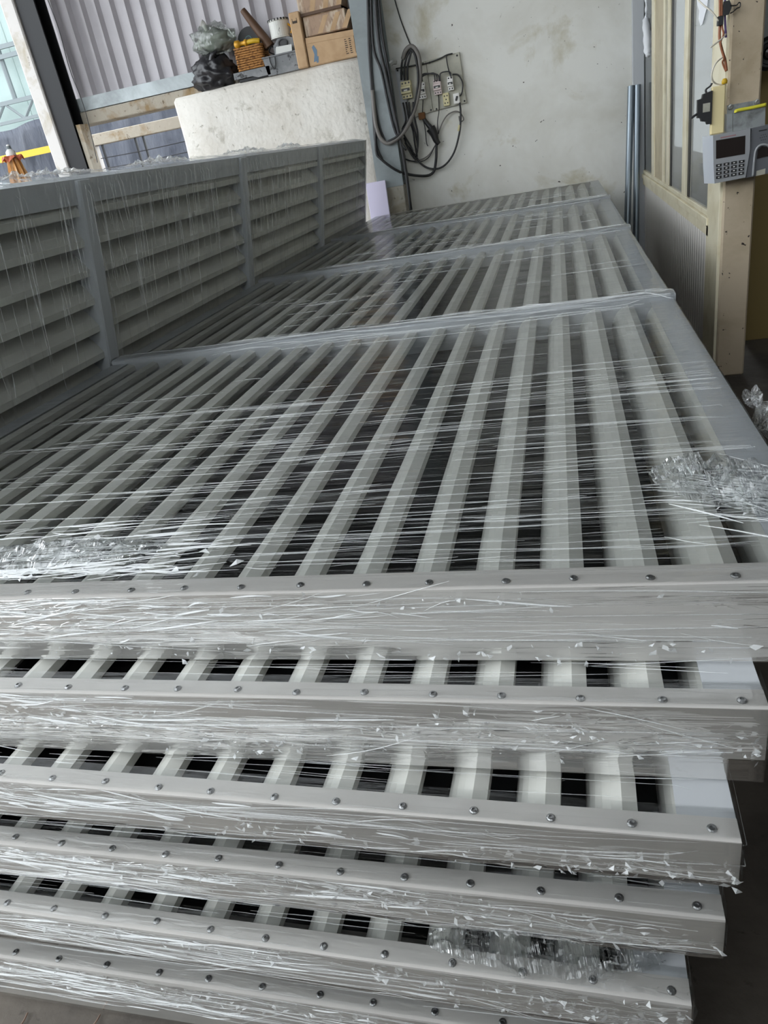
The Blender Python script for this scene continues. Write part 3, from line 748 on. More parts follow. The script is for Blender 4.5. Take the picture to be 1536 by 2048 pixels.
for i in range(4):
    b = nb(); xx = -hx + .10 + i * .13
    prism(b, [(xx, .01), (xx + .05, .01), (xx + .13, h - .02), (xx + .08, h - .02)], -hy - .0012, -hy + .001, 'y'); mk('tape', b, K['kraft'], t)
b = nb(); box(b, -hx, hx, -hy - .012, hy, .005, .028); mk('painted_gap_shade', b, K['wood_and_gap_dark'], t)  # dark strip painted in for the shaded gap between the boxes

# ------------------------------------------------------------------ switchboard and its cables on the back wall
WY = 7.9
def wp(px, py, d=.03): return at(px, py, y=WY - d)
t = empty('switchboard', wp(865, 172, 0))
o0 = t.location.copy()
def board_plate(name, tl, tr, br, bl, d0, d1, mt):
    b = nb(); A = [at(*q, y=WY - d1) - o0 for q in (tl, tr, br, bl)]; D = [Vector((q.x, WY - d0 - o0.y, q.z)) for q in A]
    va = [b.verts.new(q) for q in A]; vd = [b.verts.new(q) for q in D]
    b.faces.new(va); b.faces.new(vd[::-1])
    for i in range(4): b.faces.new((va[i], va[(i + 1) % 4], vd[(i + 1) % 4], vd[i]))
    return mk(name, b, mt, t)
board_plate('plate', (790, 139), (803, 135), (820, 239), (808, 243), 0, .03, K['board_white'])
board_plate('plate', (804, 135), (851, 122), (866, 222), (824, 237), 0, .03, K['board'])
board_plate('plate', (852, 122), (918, 104), (933, 205), (867, 222), 0, .03, K['board'])
for q in [(795, 141), (812, 236), (846, 127), (859, 125), (862, 220), (873, 218), (914, 111), (929, 202)]:
    b = nb(); lathe(b, [(.009, 0), (.008, .004), (.002, .005)], 8, Matrix.Translation(wp(*q, .03) - o0) @ Matrix.Rotation(math.radians(90), 4, 'X')); mk('bolt', b, K['screw_dark'], t)
tag(t, 'grey switchboard of three plates screwed to the white wall', 'switchboard')
def breaker(name, label, cx, cy, wpx, hpx, mt, poles, d=.07, dark=K['black']):
    k_ = 6.75 / FPX
    c = wp(cx, cy, .03); W_ = wpx * k_; H_ = hpx * k_
    t = empty(name, (c.x, c.y, c.z - H_ / 2))
    b = nb(); prism(b, [(0, 0), (0, H_), (-d * .62, H_), (-d * .62, H_ * .74), (-d, H_ * .70), (-d, H_ * .30), (-d * .62, H_ * .26), (-d * .62, 0)], -W_ / 2, W_ / 2, 'x'); mk('housing', b, mt, t)
    for i in range(poles):
        x = (i + .5) / poles * W_ - W_ / 2
        for zz in (H_ * .12, H_ * .88):
            b = nb(); lathe(b, [(W_ / poles * .27, 0), (W_ / poles * .25, .003), (.001, .003)], 8, Matrix.Translation((x, -d * .62, zz)) @ Matrix.Rotation(math.radians(90), 4, 'X')); mk('terminal_screw', b, dark, t)
    b = nb(); box(b, -W_ * .42, W_ * .42, -d - .002, -d + .004, H_ * .42, H_ * .58); mk('toggle_slot', b, dark, t)
    b = nb(); box(b, -W_ * .18, W_ * .18, -d - .016, -d, H_ * .42, H_ * .50, .002); mk('toggle', b, K['white_plastic'], t)
    tag(t, label, 'breaker'); return t
breaker('circuit_breaker', 'cream moulded-case breaker, largest on the switchboard', 815, 180, 20, 31, K['cream'], 3, .1)
breaker('circuit_breaker', 'white breaker partly behind the thick grey cable loop', 845, 182, 15, 28, K['white_plastic'], 3)
breaker('circuit_breaker', 'white three-pole breaker in the middle of the switchboard', 876, 174, 15, 27, K['pinkish'], 3)
breaker('circuit_breaker', 'narrow two-pole breaker right of the middle breaker', 902, 167, 11, 24, K['white_plastic'], 2)
c = wp(893, 199, .03); k_ = 8.35 / FPX
t = empty('socket', (c.x, c.y, c.z)); t.scale = (.85, .85, .85); b = nb(); box(b, -.035, .035, -.035, 0, -.065, .065, .006); mk('face_plate', b, K['cream'], t)
for (x, z) in ((-.015, .035), (.015, .035), (0, 0), (-.015, -.035), (.015, -.035)):
    b = nb(); box(b, x - .006, x + .006, -.0365, -.03, z - .007, z + .007); mk('hole', b, K['black'], t)
tag(t, 'cream five-hole socket at the foot of the switchboard', 'socket')
c = wp(914, 197, .03); t = empty('light_switch', (c.x, c.y, c.z)); b = nb(); box(b, -.03, .03, -.04, 0, -.045, .045, .006); mk('face_plate', b, K['white_plastic'], t)
b = nb(); box(b, -.008, .010, -.05, -.035, -.02, .02, .003, mat=Matrix.Rotation(.4, 4, 'Y')); mk('rocker', b, K['black'], t)
tag(t, 'small white switch at the lower right of the switchboard', 'switch')

def cable(label, pts, r, mt, cat='cable', group=None, name='cable', d=.06):
    b = nb(); P = [at(q[0], q[1], y=(q[2] if len(q) > 2 else WY - d)) for q in pts]
    tube(b, P, r, 6, n=5); o = mk(name, b, mt, None, True); return tag(o, label, cat, group)
PYF = 7.585   # just in front of the post
# long cables running down the post
for i, (xs, r, lbl) in enumerate([
        ([(735, -40), (738, 90), (744, 180), (750, 275), (757, 305), (764, 318)], .014, 'black cable hanging down the left edge of the post'),
        ([(741, -40), (746, 90), (762, 140), (775, 200), (790, 262), (812, 300)], .012, 'black cable crossing the post towards the loops'),
        ([(748, -40), (757, 80), (772, 150), (785, 210), (798, 270), (810, 330), (822, 420)], .016, 'thick black cable following the post to its foot'),
        ([(754, -40), (763, 60), (775, 130), (786, 200), (792, 245)], .014, 'black cable at the right edge of the post'),
        ([(738, 20), (742, 120), (748, 190), (758, 250), (770, 282)], .009, 'thin dark cable beside the left post edge')]):
    cable(lbl, [(x, y, PYF if i != 3 else 7.6) for x, y in xs], r, K['cable'], group=None)
cable('thick grey cable coiled in one long loop over the switchboard', [(745, 180, 7.56), (752, 250, 7.56), (766, 282, 7.555), (785, 284, 7.56), (812, 258, 7.6), (832, 210, 7.7), (840, 160, 7.74), (838, 115, 7.74), (825, 93, 7.74), (812, 100, 7.74), (806, 118, 7.76)], .02, K['cable_grey'])
cable('second grey cable inside the long loop', [(774, 284, 7.55), (800, 268, 7.57), (822, 232, 7.65), (833, 190, 7.71), (836, 150, 7.72), (830, 110, 7.74), (820, 98, 7.74)], .011, K['cable'])
for dx, wd in ((0, 'left'), (6, 'middle'), (12, 'right')):
    cable(wd + ' of the three black feed wires dropping into the cream breaker', [(822 + dx * .2, 97, 7.76), (808 + dx, 112, 7.76), (803 + dx, 135, 7.77), (803 + dx, 160, 7.79)], .011, K['cable'], group='feed wires of the cream breaker')
cable('thin wire running up the white wall above the loop', [(787, -10), (800, 35), (812, 68), (822, 92)], .006, K['cable'], d=.02)
cable('wire lying along the top edge of the switchboard', [(792, 137), (830, 131), (855, 126), (880, 117), (893, 110), (905, 107)], .006, K['cable'], d=.05)
cable('wire dropping to the narrow breaker', [(892, 110), (895, 130), (899, 146), (903, 156)], .006, K['cable'], d=.06)
for i in range(3):
    cable(('lowest', 'middle', 'highest')[i] + ' of the three link wires between the white breakers', [(841 + 2 * i, 163), (846, 152 - i * 2), (866 + 2 * i, 146 + i), (869 + 4 * i, 152), (870 + 4 * i, 162)], .006, K['cable'], group='link wires between breakers', d=.085)
cable('wire arching from the middle breaker to the narrow one', [(880, 162), (881, 147), (895, 143), (901, 146), (902, 156)], .006, K['cable'], d=.09)
cable('wire arching round the right side of the switchboard', [(905, 149), (916, 150), (925, 165), (924, 185), (919, 192)], .007, K['cable'], d=.06)
cable('wire hanging from the middle breaker down the wall', [(877, 190), (878, 220), (875, 245), (877, 268)], .005, K['cable'], d=.05)
cable('wire hanging from the white breaker', [(846, 200), (845, 232), (850, 255), (853, 285), (856, 292)], .005, K['cable'], d=.05)
for i, xs in enumerate([[(812, 204), (818, 236), (826, 262), (830, 290), (834, 312), (830, 318), (822, 305)], [(818, 204), (822, 240), (832, 270), (835, 300), (828, 314), (818, 300), (808, 275)], [(806, 205), (812, 240), (805, 262), (820, 290), (826, 303)], [(826, 204), (829, 235), (835, 262), (836, 290), (832, 312)]]):
    cable(('longest', 'inner', 'shortest', 'rightmost')[i] + ' black tail wire tangled below the cream breaker', xs, .009, K['cable'], group='tangled tail wires', d=.07 + .012 * i)
cable('long black cable looping low across the wall to the right', [(810, 285), (828, 308), (845, 330), (868, 338), (890, 330), (908, 305), (918, 270), (921, 245), (921, 220), (919, 205)], .010, K['cable'], d=.06)
cable('heavy black cable sweeping under the tangle from the post', [(751, 240, 7.56), (752, 300, 7.56), (762, 318, 7.56), (800, 344, 7.6), (845, 352, 7.8), (866, 345, 7.84), (872, 320, 7.84), (873, 285, 7.84)], .013, K['cable'])
cable('thin grey wire looping beneath the tangle', [(785, 288), (805, 315), (830, 322), (855, 312), (870, 292)], .006, K['cable_grey'], d=.04)
cable('second thin wire looping beneath the tangle', [(808, 317), (835, 324), (856, 316), (872, 288)], .005, K['cable'], d=.05)
cable('bare wire curling from the board to the plug', [(876, 268), (885, 245), (895, 230), (908, 223), (918, 224), (925, 232), (927, 240), (920, 243), (918, 232)], .006, K['cable_grey'], d=.04)
t = empty('hanging_plug', wp(866, 265, .07)); o0 = t.location.copy()
b = nb(); tube(b, [wp(845, 233, .07) - o0, wp(855, 248, .07) - o0, wp(864, 258, .07) - o0], .022, 8, taper=lambda s: .7 + .5 * s); mk('sleeve', b, K['black'], t, True)
b = nb(); tube(b, [wp(861, 256, .07) - o0, wp(868, 268, .07) - o0, wp(872, 280, .07) - o0, wp(878, 288, .07) - o0], .042, 8, taper=lambda s: 1.1 - .6 * s); mk('plug_body', b, K['black'], t, True)
b = nb(); box(b, -.03, .03, -.03, .03, -.03, .03, .005, mat=Matrix.Translation(wp(844, 232, .06) - o0)); mk('connector', b, K['wicker_dark'], t)
tag(t, 'bulky black plug and connector dangling below the switchboard', 'plug')
b = nb(); tube(b, [wp(919, 250, .06), wp(917, 262, .06)], .014, 6); tag(mk('wire_connector', b, K['cream']), 'small yellowish connector on the long looping cable', 'connector')
b = nb(); tube(b, [at(781, 128, y=7.6), at(786, 124, y=7.6), at(792, 124, y=7.62)], .022, 6); tag(mk('cable_clamp', b, K['tin']), 'small shiny clamp on the right edge of the grey post', 'clamp')

# lilac board standing behind the end of the leaning panel
t0 = at(758, 380, y=7.45)
b = nb(); box(b, -.10, .10, -.012, .012, 0, 1.14, .003); o = mk('foam_board', b, K['lilac']); o.location = (at(760, 400, y=7.55).x - .02, 7.5, 0); o.rotation_euler = (-.06, 0, 0)
tag(o, 'narrow lilac-white board leaning beside the grey post', 'board')

# ------------------------------------------------------------------ leaning pipes in the far corner
for i, (pt, pb, r, lbl) in enumerate([((1262, 172), (1254, 470), .03, 'left of the two aluminium tubes leaning in the far corner'), ((1275, 170), (1272, 480), .028, 'right of the two aluminium tubes leaning in the far corner')]):
    a = at(*pt, y=7.84); d = at(*pb, y=7.66)
    dr = (d - a).normalized(); s = a.z / -dr.z
    b = nb(); P = [a, a + dr * (s - .01)]
    ax = dr.cross(Vector((1, 0, 0))).normalized()
    t = empty('aluminium_tube', (a + dr * s))
    def ring(c, rr): return [c + Vector((math.cos(q), 0, 0)) * rr + ax * math.sin(q) * rr for q in [2 * math.pi * (k + .5) / 12 for k in range(12)]]
    A = [b.verts.new(v - t.location) for v in ring(P[0], r)]; D = [b.verts.new(v - t.location) for v in ring(P[1], r)]; E_ = [b.verts.new(v - t.location) for v in ring(P[0], r * .8)]; F_ = [b.verts.new(v - t.location) for v in ring(P[0] + dr * .2, r * .8)]
    for k in range(12):
        k2 = (k + 1) % 12
        b.faces.new((A[k], A[k2], D[k2], D[k])); b.faces.new((A[k], A[k2], E_[k2], E_[k])); b.faces.new((E_[k], E_[k2], F_[k2], F_[k]))
    b.faces.new(D); b.faces.new(F_)
    mk('tube_wall', b, K['alu_pipe'], t, False)
    tag(t, lbl, 'tube')

# ------------------------------------------------------------------ partition with windows at the right
PX = .78
SILL = CZ - .60
t = empty('wall_right_partition', (PX, 0, 0)); struct(t, 'white partition with cream-framed windows above ribbed cladding'); part = t
yn, yfar = 4.12, 7.9
n = 44
for i in range(n):        # ribbed cladding strips
    y0 = yn + .3 + (yfar - yn - .3) * i / n; y1 = yn + .3 + (yfar - yn - .3) * (i + 1) / n
    b = nb(); prism(b, [(.03, y0), (.004, y0 + .004), (.0, y0 + .014), (.0, y1 - .012), (.006, y1 - .006), (.03, y1 - .004)], 0, SILL - .12, 'z'); mk('cladding_strip', b, K['ribbed'], part)
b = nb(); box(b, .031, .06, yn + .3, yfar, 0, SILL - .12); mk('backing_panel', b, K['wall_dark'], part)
for (z0, z1, d) in ((-.125, -.07, .016), (-.068, -.03, .026), (-.028, .0, .012)):
    b = nb(); box(b, -d, .06, yn + .3, yfar - .002, SILL + z0, SILL + z1, .003); mk('sill_rail', b, K['frame_cream'], part)
ZT = ROOF - .02
def mull(name, y0, y1, x0, x1, mt, z0=SILL):
    b = nb(); box(b, x0, x1, y0, y1, z0, ZT, .002); mk(name, b, mt, part)
def yat(px, py=200): return at(px, py, x=PX).y
b = nb(); box(b, -.10, .0, 7.84, 7.898, 0, ZT, .004); mk('corner_post', b, K['rail'], part)
mull('mullion', yat(1311), yat(1306), -.012, .03, K['frame_cream'])
mull('mullion', yat(1328), yat(1311), -.002, .05, K['frame_beige'])
mull('mullion', yat(1331), yat(1328), -.010, .03, K['frame_cream'])
mull('mullion', yat(1341), yat(1336), -.010, .03, K['frame_cream'])
mull('mullion', yat(1378), yat(1371), -.014, .03, K['frame_cream'])
mull('gasket', yat(1382), yat(1378), .0, .006, K['black'])
mull('gasket', yat(1344), yat(1341), .0, .006, K['black'])
mull('mullion', yn + .02, yat(1428, 200), -.016, .03, K['frame_cream'], 0)
for (a_, d_) in ((1288, 1306), (1331, 1336), (1344, 1371), (1382, 1428)):
    b = nb(); box(b, .004, .009, yat(d_), yat(a_), SILL, ZT); mk('pane', b, K['glass'], part)
# room behind the partition: plain grey back so the panes read smoky
b = nb(); box(b, 1.40, 1.46, 4.2, 7.9, 0, ROOF); struct(mk('wall_inner_room', b, mat('grey_inner_wall', rgb(140, 142, 142), .8)))
bpy.data.objects['wall_inner_room'].name = 'wall_right_inner'

# torn paper stuck on the panes, hanging film strip
b = nb(); A = [at(q[0], q[1], x=PX - .004) for q in ((1392, -10), (1416, -10), (1414, 14), (1409, 32), (1405, 48), (1401, 52), (1397, 38), (1398, 22), (1395, 10))]
va = [b.verts.new(v) for v in A]; vd = [b.verts.new(v + Vector((.003, 0, 0))) for v in A]; b.faces.new(va); b.faces.new(vd[::-1])
for i in range(len(A)): b.faces.new((va[i], va[(i + 1) % len(A)], vd[(i + 1) % len(A)], vd[i]))
tag(mk('torn_paper', b, K['paper']), 'torn white paper scrap on the pane nearest the pillar', 'paper')
b = nb(); tube(b, [at(1292, -5, x=PX - .02), at(1293, 20, x=PX - .02), at(1292, 40, x=PX - .02), at(1294, 70, x=PX - .03), at(1295, 100, x=PX - .03), at(1296, 112, x=PX - .03)], .03, 7, taper=lambda s: (.35 if s < .38 else 1.0 - .5 * max(0, s - .8) * 5) + .12 * math.sin(s * 40))
tag(mk('hanging_rag', b, K['paper'], None, True), 'twisted pale strip of plastic hanging at the far window', 'rag')

# pillar
pl = at(1455, 100, y=yn).x; pr = at(1527, 100, y=yn).x
b = nb(); box(b, PX - .002, pr, yn, yn + .30, 0, ROOF, .008); o = mk('beige_pillar', b, K['pillar']); tag(o, 'dirty beige pillar carrying the time clock', 'pillar')
def pp(px, py, d=0.0): return at(px, py, y=yn - d)
# time clock on its bracket
t = empty('wall_bracket', pp(1490, 235)); o0 = t.location.copy()
def quadplate(nm, pts, d0, d1, mt, parent, o0):
    b = nb(); A = [pp(q[0], q[1], d1) - o0 for q in pts]; D = [Vector((v.x, yn - d0 - o0.y, v.z)) for v in A]
    va = [b.verts.new(v) for v in A]; vd = [b.verts.new(v) for v in D]; b.faces.new(va); b.faces.new(vd[::-1]); m_ = len(A)
    for i in range(m_): b.faces.new((va[i], va[(i + 1) % m_], vd[(i + 1) % m_], vd[i]))
    return mk(nm, b, mt, parent)
quadplate('back_plate', [(1454, 211), (1520, 199), (1520, 215), (1454, 232)], .001, .006, K['bracket'], t, o0)
quadplate('front_plate', [(1466, 226), (1531, 214), (1530, 252), (1466, 265)], .05, .055, K['bracket'], t, o0)
quadplate('side_plate', [(1454, 228), (1465, 227), (1465, 264), (1453, 264)], .0, .052, K['bracket'], t, o0)
for q in ((1461, 214), (1514, 204)):
    b = nb(); lathe(b, [(.013, 0), (.012, .008), (.006, .009), (.005, .004), (.001, .004)], 10, Matrix.Translation(pp(*q, .006) - o0) @ Matrix.Rotation(math.radians(90), 4, 'X')); mk('bolt', b, K['tin'], t)
tag(t, 'galvanised bracket bolted to the beige pillar above the time clock', 'bracket')
b = nb(); tube(b, [pp(1472, 225, .06), pp(1474, 221, .06), pp(1500, 216, .06), pp(1532, 209, .06)], .008, 6); tag(mk('yellow_cable', b, K['cable_yellow'], None, True), 'yellow cable lying along the top of the bracket', 'cable')

t = empty('time_clock', pp(1475, 320)); o0 = t.location.copy()
D0, D1 = .02, .095
quadplate('display_unit', [(1426, 271), (1501, 257), (1500, 300), (1491, 355), (1429, 367), (1427, 330)], D0, D1, K['terminal'], t, o0)
b = nb()
A = [pp(1426, 271, D1) - o0, pp(1427, 330, D1) - o0, pp(1429, 367, D1) - o0]
for i in range(2):
    q = [A[i], A[i + 1], A[i + 1] + Vector((-.035, .07, 0)), A[i] + Vector((-.035, .07, 0))]
    b.faces.new([b.verts.new(v) for v in q])
bmesh.ops.solidify(b, geom=b.faces[:], thickness=.004)
mk('side_shell', b, K['terminal_white'], t)
quadplate('reader_unit', [(1503, 257), (1545, 248), (1545, 345), (1492, 356), (1500, 300)], D0, D1 - .01, K['terminal_dark'], t, o0)
quadplate('screen', [(1432, 281), (1491, 271), (1490, 308), (1432, 318)], D1 - .005, D1 + .001, K['screen'], t, o0)
quadplate('brand_strip', [(1441, 274.5), (1472, 268.6), (1472, 271), (1441, 277)], D1 - .005, D1 + .0008, mat('faded_red_print', rgb(150, 110, 112), .5), t, o0)
for r_ in range(4):
    for c_ in range(4):
        x0 = 1432.3 + c_ * 15.2 - r_ * .1 * c_; y0 = 329 + r_ * 7.9 - c_ * 2.6
        kk = quadplate('key', [(x0, y0), (x0 + 11, y0 - 1.9), (x0 + 10.6, y0 + 3.4), (x0, y0 + 5.3)], D1 - .003, D1 + .004, K['black'], t, o0)
        quadplate('key_print', [(x0 + 3.5, y0 + 1.2), (x0 + 7.5, y0 + .5), (x0 + 7.5, y0 + 2.3), (x0 + 3.5, y0 + 3)], D1 + .003, D1 + .0045, K['white_plastic'], kk, o0)
b = nb(); 
arch = [pp(*q, D1) - o0 for q in ((1506, 352), (1508, 325), (1511, 303), (1517, 293), (1526, 289), (1536, 291), (1541, 298))]
tube(b, arch, .0055, 7); mk('reader_rim', b, K['terminal'], t, True)
quadplate('fingerprint_window', [(1514, 318), (1516, 300), (1524, 293), (1536, 294), (1540, 312), (1528, 314)], D1 - .02, D1 - .006, K['screen'], t, o0)
quadplate('slot', [(1518, 261), (1534, 258), (1534, 260), (1518, 263)], D1 - .012, D1 - .008, K['black'], t, o0)
for (qx, qy) in ((1522, 270), (1526, 269), (1530, 268), (1520, 275), (1524, 274), (1528, 273), (1532, 272), (1522, 280), (1526, 279), (1530, 278)):
    quadplate('speaker_hole', [(qx, qy), (qx + 1.3, qy - .2), (qx + 1.3, qy + 1.2), (qx, qy + 1.4)], D1 - .012, D1 - .0085, K['black'], t, o0)
quadplate('sticker', [(1513, 342), (1531, 337), (1530, 348), (1512, 352)], D1 - .012, D1 - .008, K['board'], t, o0)
tag(t, 'grey time clock with screen, keypad and fingerprint reader on the pillar', 'time clock')

# wooden batten, knife switch, wires and clip on the pillar edge
b = nb(); A = at(1436, 172, y=yn - .02); D_ = at(1432, 268, y=yn - .02)
box(b, A.x - .028, A.x + .03, yn - .04, yn - .005, D_.z, A.z, .004); tag(mk('wooden_batten', b, mat('pale_yellow_wood', rgb(226, 210, 160), .6)), 'pale yellow batten fixed to the pillar edge above the time clock', 'batten')
sx = A.x - .028
t = empty('isolator_switch', (sx, yn - .03, at(1420, 213, y=yn - .03).z)); t.scale = (.72, .6, .56) 
b = nb(); prism(b, [(0, -.13), (0, .115), (-.055, .10), (-.06, .07), (-.085, .065), (-.085, -.07), (-.065, -.075), (-.06, -.10), (-.03, -.11), (-.025, -.13)], -.035, .03, 'y'); mk('housing', b, K['black'], t)
b = nb(); tube(b, [(-.08, -.01, -.035), (-.105, -.01, -.05), (-.12, -.01, -.062)], .010, 6); mk('lever', b, K['black'], t)
b = nb(); box(b, -.055, -.012, -.0365, -.03, -.035, .03); mk('sticker', b, K['board'], t)
b = nb(); tube(b, [(-.03, 0, .1), (-.035, 0, .13), (-.01, 0, .15), (.0, 0, .17)], .007, 6); mk('wire_tail', b, K['cable'], t)
tag(t, 'black isolator switch mounted sideways on the pale batten', 'switch')
def pcable(label, pts, r, mt, name='cable', cat='cable'):
    b = nb(); tube(b, [at(q[0], q[1], y=yn - (q[2] if len(q) > 2 else .02)) for q in pts], r, 6, n=5); return tag(mk(name, b, mt, None, True), label, cat)
pcable('rust-brown cable running down the left side of the pillar', [(1440, -10, .01), (1440, 40, .01), (1439, 75, .015), (1444, 100, .02), (1450, 120, .02), (1453, 142, .02)], .006, K['cable_rust'])
pcable('second brown cable twisted beside the first on the pillar', [(1444, -10, .01), (1444, 50, .015), (1447, 68, .03), (1441, 88, .03), (1448, 115, .03), (1445, 125, .02), (1452, 143, .02)], .004, K['cable_rust'])
pcable('white wire crossing the torn paper to the pillar', [(1396, 0, .0), (1409, 12, .02), (1425, 25, .03), (1437, 42, .03)], .0035, K['cable_white'])
pcable('white wire with a cut black tip sticking out from the pillar', [(1452, 68, .02), (1443, 78, .04), (1430, 88, .06), (1421, 95, .07)], .0035, K['cable_white'])
pcable('pale wire bowed in a half loop beside the pillar', [(1446, 114, .02), (1432, 126, .05), (1424, 145, .06), (1425, 160, .05), (1434, 168, .03), (1452, 170, .02)], .0035, K['cable_white'])
pcable('thin violet wire down the pillar corner', [(1450, -10, .012), (1450, 40, .012), (1452, 75, .012)], .005, mat('violet_cable', rgb(96, 76, 130), .5))
b = nb(); box(b, -.012, .012, -.016, .012, -.018, .018, .002); o = mk('cable_clip', b, K['black']); o.location = at(1440, 42, y=yn - .015); tag(o, 'black clip holding the brown cables', 'clip')
b = nb(); lathe(b, [(.012, 0), (.013, .012), (.008, .022), (.002, .023)], 12); o = mk('wire_nut', b, K['yellow'], None, True); o.location = at(1449, 168, y=yn - .03); tag(o, 'small yellow wire cap on top of the batten', 'wire cap')
t = empty('binder_clip', at(1453, 17, y=yn - .02)); t.scale = (.62, .62, .62) 
b = nb(); prism(b, [(-.025, -.04), (-.02, .045), (.015, .045), (.03, .012), (.03, -.004), (.015, -.04)], -.02, .02, 'y'); mk('clip_body', b, K['black'], t)
b = nb(); tube(b, [(.02, -.022, .01), (.06, -.022, .005), (.075, -.022, .018), (.085, -.022, .012), (.083, -.022, -.01), (.065, -.022, -.014), (.04, -.022, -.03), (.02, -.022, -.035)], .004, 5); mk('wire_handle', b, K['black'], t)
tag(t, 'black binder clip gripped on the top left edge of the pillar', 'clip')
# things in the dark behind the pillar
b = nb(); box(b, at(1524, 200, y=4.75).x - .02, at(1524, 200, y=4.75).x + .5, 4.75, 4.78, 0, CZ + .17, .003); tag(mk('plywood_sheet', b, K['plywood']), 'olive-brown board standing in the dark right of the pillar', 'board')
t = empty('security_camera', at(1533, 108, y=4.55)); b = nb(); lathe(b, [(.05, -.06), (.07, -.05), (.075, .05), (.06, .07), (.05, .07), (.045, .055), (.01, .05)], 18, Matrix.Rotation(math.radians(90), 4, 'X')); mk('barrel', b, K['black'], t)
b = nb(); lathe(b, [(.03, 0), (.022, .012), (.003, .014)], 14, Matrix.Translation((0, -.055, 0)) @ Matrix.Rotation(math.radians(90), 4, 'X')); mk('lens', b, K['screen'], t)
b = nb(); box(b, .0, .5, .0, .03, -.02, .02); mk('arm', b, K['black'], t)
tag(t, 'black round camera housing at the right picture edge', 'camera')

# ------------------------------------------------------------------ outside, beyond the columns
OY = 16.0
gs = empty('green_building', (0, OY, 0))
zt0 = 0; 
for i in range(7):
    x0 = -17.5 + i * 1.6
    b = nb(); box(b, x0, x0 + 1.58, -.02, .02, 0, 7.5); mk('cladding_panel', b, K['green_sheet'], gs)
za = at(20, 205, y=OY - .3).z; 
for z in (za, at(20, 110, y=OY - .3).z, at(20, 92, y=OY - .3).z + .02):
    b = nb(); box(b, -17, -7.5, -.34, -.28, z - .04, z + .04); mk('rail', b, K['truss'], gs)
zlow = at(40, 240, y=OY - .3).z
b = nb(); box(b, -17, -7.5, -.34, -.28, zlow - .03, zlow + .03); mk('rail', b, K['truss'], gs)
for i in range(12):
    x0 = -16.8 + i * .76
    b = nb(); tube(b, [(x0, -.31, za), (x0 + .38, -.31, zlow)], .03, 5, smooth=False); mk('diagonal', b, K['truss'], gs)
    b = nb(); tube(b, [(x0 + .38, -.31, zlow), (x0 + .76, -.31, za)], .03, 5, smooth=False); mk('diagonal', b, K['truss'], gs)
for px in (33,):
    xx = at(px, 205, y=OY - .25).x
    b = nb(); tube(b, [(xx, -.25, za), (xx, -.25, 7)], .05, 6, smooth=False); mk('post', b, K['truss'], gs)
tag(gs, 'pale green sheet building with a lattice girder outdoors', 'building')

def tarp(name, label, x0, x1, y, ztop, zbot, seed):
    b = nb(); nx, nz_ = 60, 24; R = []
    for j in range(nz_):
        r = []
        for i in range(nx):
            s = i / (nx - 1); q = j / (nz_ - 1)
            x = x0 + (x1 - x0) * s; z = ztop(s) + (zbot - ztop(s)) * q
            r.append(b.verts.new((x, y + .10 * abs(fbm(Vector((x * 1.8 + q * .8, q * 1.1, seed)), 3)) + .03 * math.sin(x * 5 + q * 3), z)))
        R.append(r)
    for j in range(nz_ - 1):
        for i in range(nx - 1): b.faces.new((R[j][i], R[j][i + 1], R[j + 1][i + 1], R[j + 1][i]))
    bmesh.ops.solidify(b, geom=b.faces[:], thickness=.006)
    return tag(mk(name, b, K['tarp'], None, True), label, 'tarpaulin')
TY = 11.0
zl = at(0, 265, y=TY).z; zr = at(75, 240, y=TY).z
tarp('tarpaulin', 'blue-grey tarpaulin hung outside, left of the white post', at(-60, 300, y=TY).x, at(118, 300, y=TY).x, TY, lambda s: zl + (zr - zl) * s + .02 * math.sin(s * 9), .0, 1.0)
tarp('tarpaulin', 'blue-grey tarpaulin seen through the opening under the lintel', at(110, 300, y=TY).x + .05, at(420, 260, y=TY).x, TY + .05, lambda s: CZ + 1.6, .0, 5.0)
a_ = at(-30, 324, y=10.8); d_ = at(112, 297, y=10.8)
b = nb(); prism(b, [(10.80, -.045), (10.82, -.045), (10.82, .045), (10.80, .045)], a_.x, d_.x + .1, 'x'); o = mk('yellow_band', b, K['yellow']); o.location = (0, 0, (a_.z + d_.z) / 2)
tag(o, 'flat yellow band stretched across the left tarpaulin', 'band')
# low concrete frame beyond the opening
t = empty('concrete_portal', (0, 9.4, 0))
a_ = at(165, 284, y=9.4); d_ = at(352, 246, y=9.4)
zc = (a_.z + d_.z) / 2
b = nb(); box(b, a_.x, d_.x + 1.0, -.06, .06, zc - .07, zc + .06, .006); mk('beam', b, K['concrete'], t)
b = nb(); box(b, a_.x + .02, a_.x + .18, -.06, .06, 0, zc - .07, .006); mk('post', b, K['post_white'], t)
for px, py in ((187, 292), (204, 290), (268, 272), (284, 269)):
    xx = at(px + 8, py + 25, y=9.4).x
    b = nb(); box(b, xx - .012, xx + .012, -.012, .012, 0, zc - .07); mk('bar', b, K['steel_dark'], t)
for dz in (.22, .34):
    b = nb(); tube(b, [(a_.x + .2, -.02, zc - dz), (a_.x + .9, -.02, zc - dz - .01), (d_.x + .8, -.02, zc - dz + .01)], .005, 5); mk('wire', b, K['cable'], t)
tag(t, 'low concrete beam and post with dark bars outside the opening', 'frame')
p = at(172, 300, y=9.3); b = nb(); prism(b, [(-.05, -.1), (.05, -.1), (.06, .05), (.03, .1), (-.03, .1), (-.055, .06)], -.004, .004, 'y'); o = mk('notice', b, K['notice']); o.location = (p.x + .02, 9.32, p.z); tag(o, 'small white notice on the post beyond the opening', 'notice')
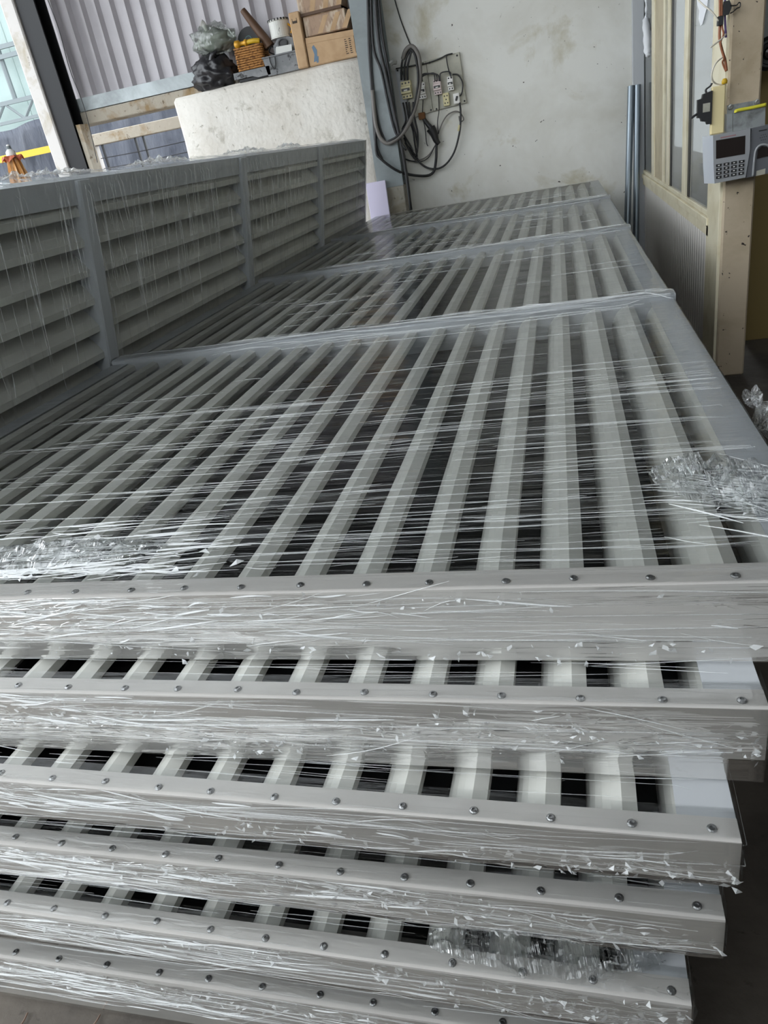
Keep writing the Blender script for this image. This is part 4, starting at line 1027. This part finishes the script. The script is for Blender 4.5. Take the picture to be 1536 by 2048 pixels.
# folded parasol
p = at(30, 330, y=5.6)
t = empty('folded_parasol', (p.x, 5.6, 0)); zt = at(17, 292, y=5.6).z
b = nb(); tube(b, [(0, 0, 0), (0, 0, zt)], .018, 8, smooth=False); mk('pole', b, K['truss'], t)
b = nb(); rings = []
for zz, rr in ((zt - .95, .13), (zt - .6, .115), (zt - .25, .085), (zt - .09, .05)):
    rings.append([b.verts.new(((rr * (1 if k % 2 else .72)) * math.cos(2 * math.pi * k / 20), (rr * (1 if k % 2 else .72)) * math.sin(2 * math.pi * k / 20), zz)) for k in range(20)])
for i in range(3):
    for k in range(20): b.faces.new((rings[i][k], rings[i][(k + 1) % 20], rings[i + 1][(k + 1) % 20], rings[i + 1][k]))
b.faces.new(rings[-1])
mk('folded_canopy', b, K['parasol'], t, False)
b = nb(); rings = []
for zz, rr in ((zt - .10, .085), (zt - .085, .075), (zt - .07, .045)):
    rings.append([b.verts.new((rr * math.cos(2 * math.pi * k / 18), rr * math.sin(2 * math.pi * k / 18), zz + (.02 * math.sin(k * 2.1) if rr > .05 else 0))) for k in range(18)])
for i in range(2):
    for k in range(18): b.faces.new((rings[i][k], rings[i][(k + 1) % 18], rings[i + 1][(k + 1) % 18], rings[i + 1][k]))
mk('frill', b, K['parasol_red'], t)
b = nb(); lathe(b, [(.04, zt - .085), (.035, zt - .04), (.015, zt - .02), (.012, zt + .01), (.003, zt + .012)], 12); mk('finial', b, K['white_plastic'], t, True)
tag(t, 'folded golden-brown parasol with a red frill outside at the left', 'parasol')
# thin wire hanging across the corrugated wall
b = nb(); tube(b, [at(92, -10, y=7.6), at(118, 60, y=7.6), at(140, 140, y=7.6), at(170, 220, y=7.6), at(195, 325, y=7.6)], .004, 5); tag(mk('thin_wire', b, K['cable']), 'thin dark wire hanging in front of the corrugated sheets', 'wire')

# ------------------------------------------------------------------ bits on the floor
for q0, q1, lbl in (((42, 2050), (55, 2026), 'rusty wire offcut on the floor at the left corner'), ((187, 2050), (200, 2030), 'rusty wire offcut on the floor nearer the lowest panel')):
    b = nb(); tube(b, [at(*q0, z=.004), at((q0[0] + q1[0]) / 2 + 1, (q0[1] + q1[1]) / 2, z=.008), at(*q1, z=.004)], .0018, 5); tag(mk('wire_offcut', b, mat('rusty_wire', rgb(120, 98, 84), .6)), lbl, 'wire')
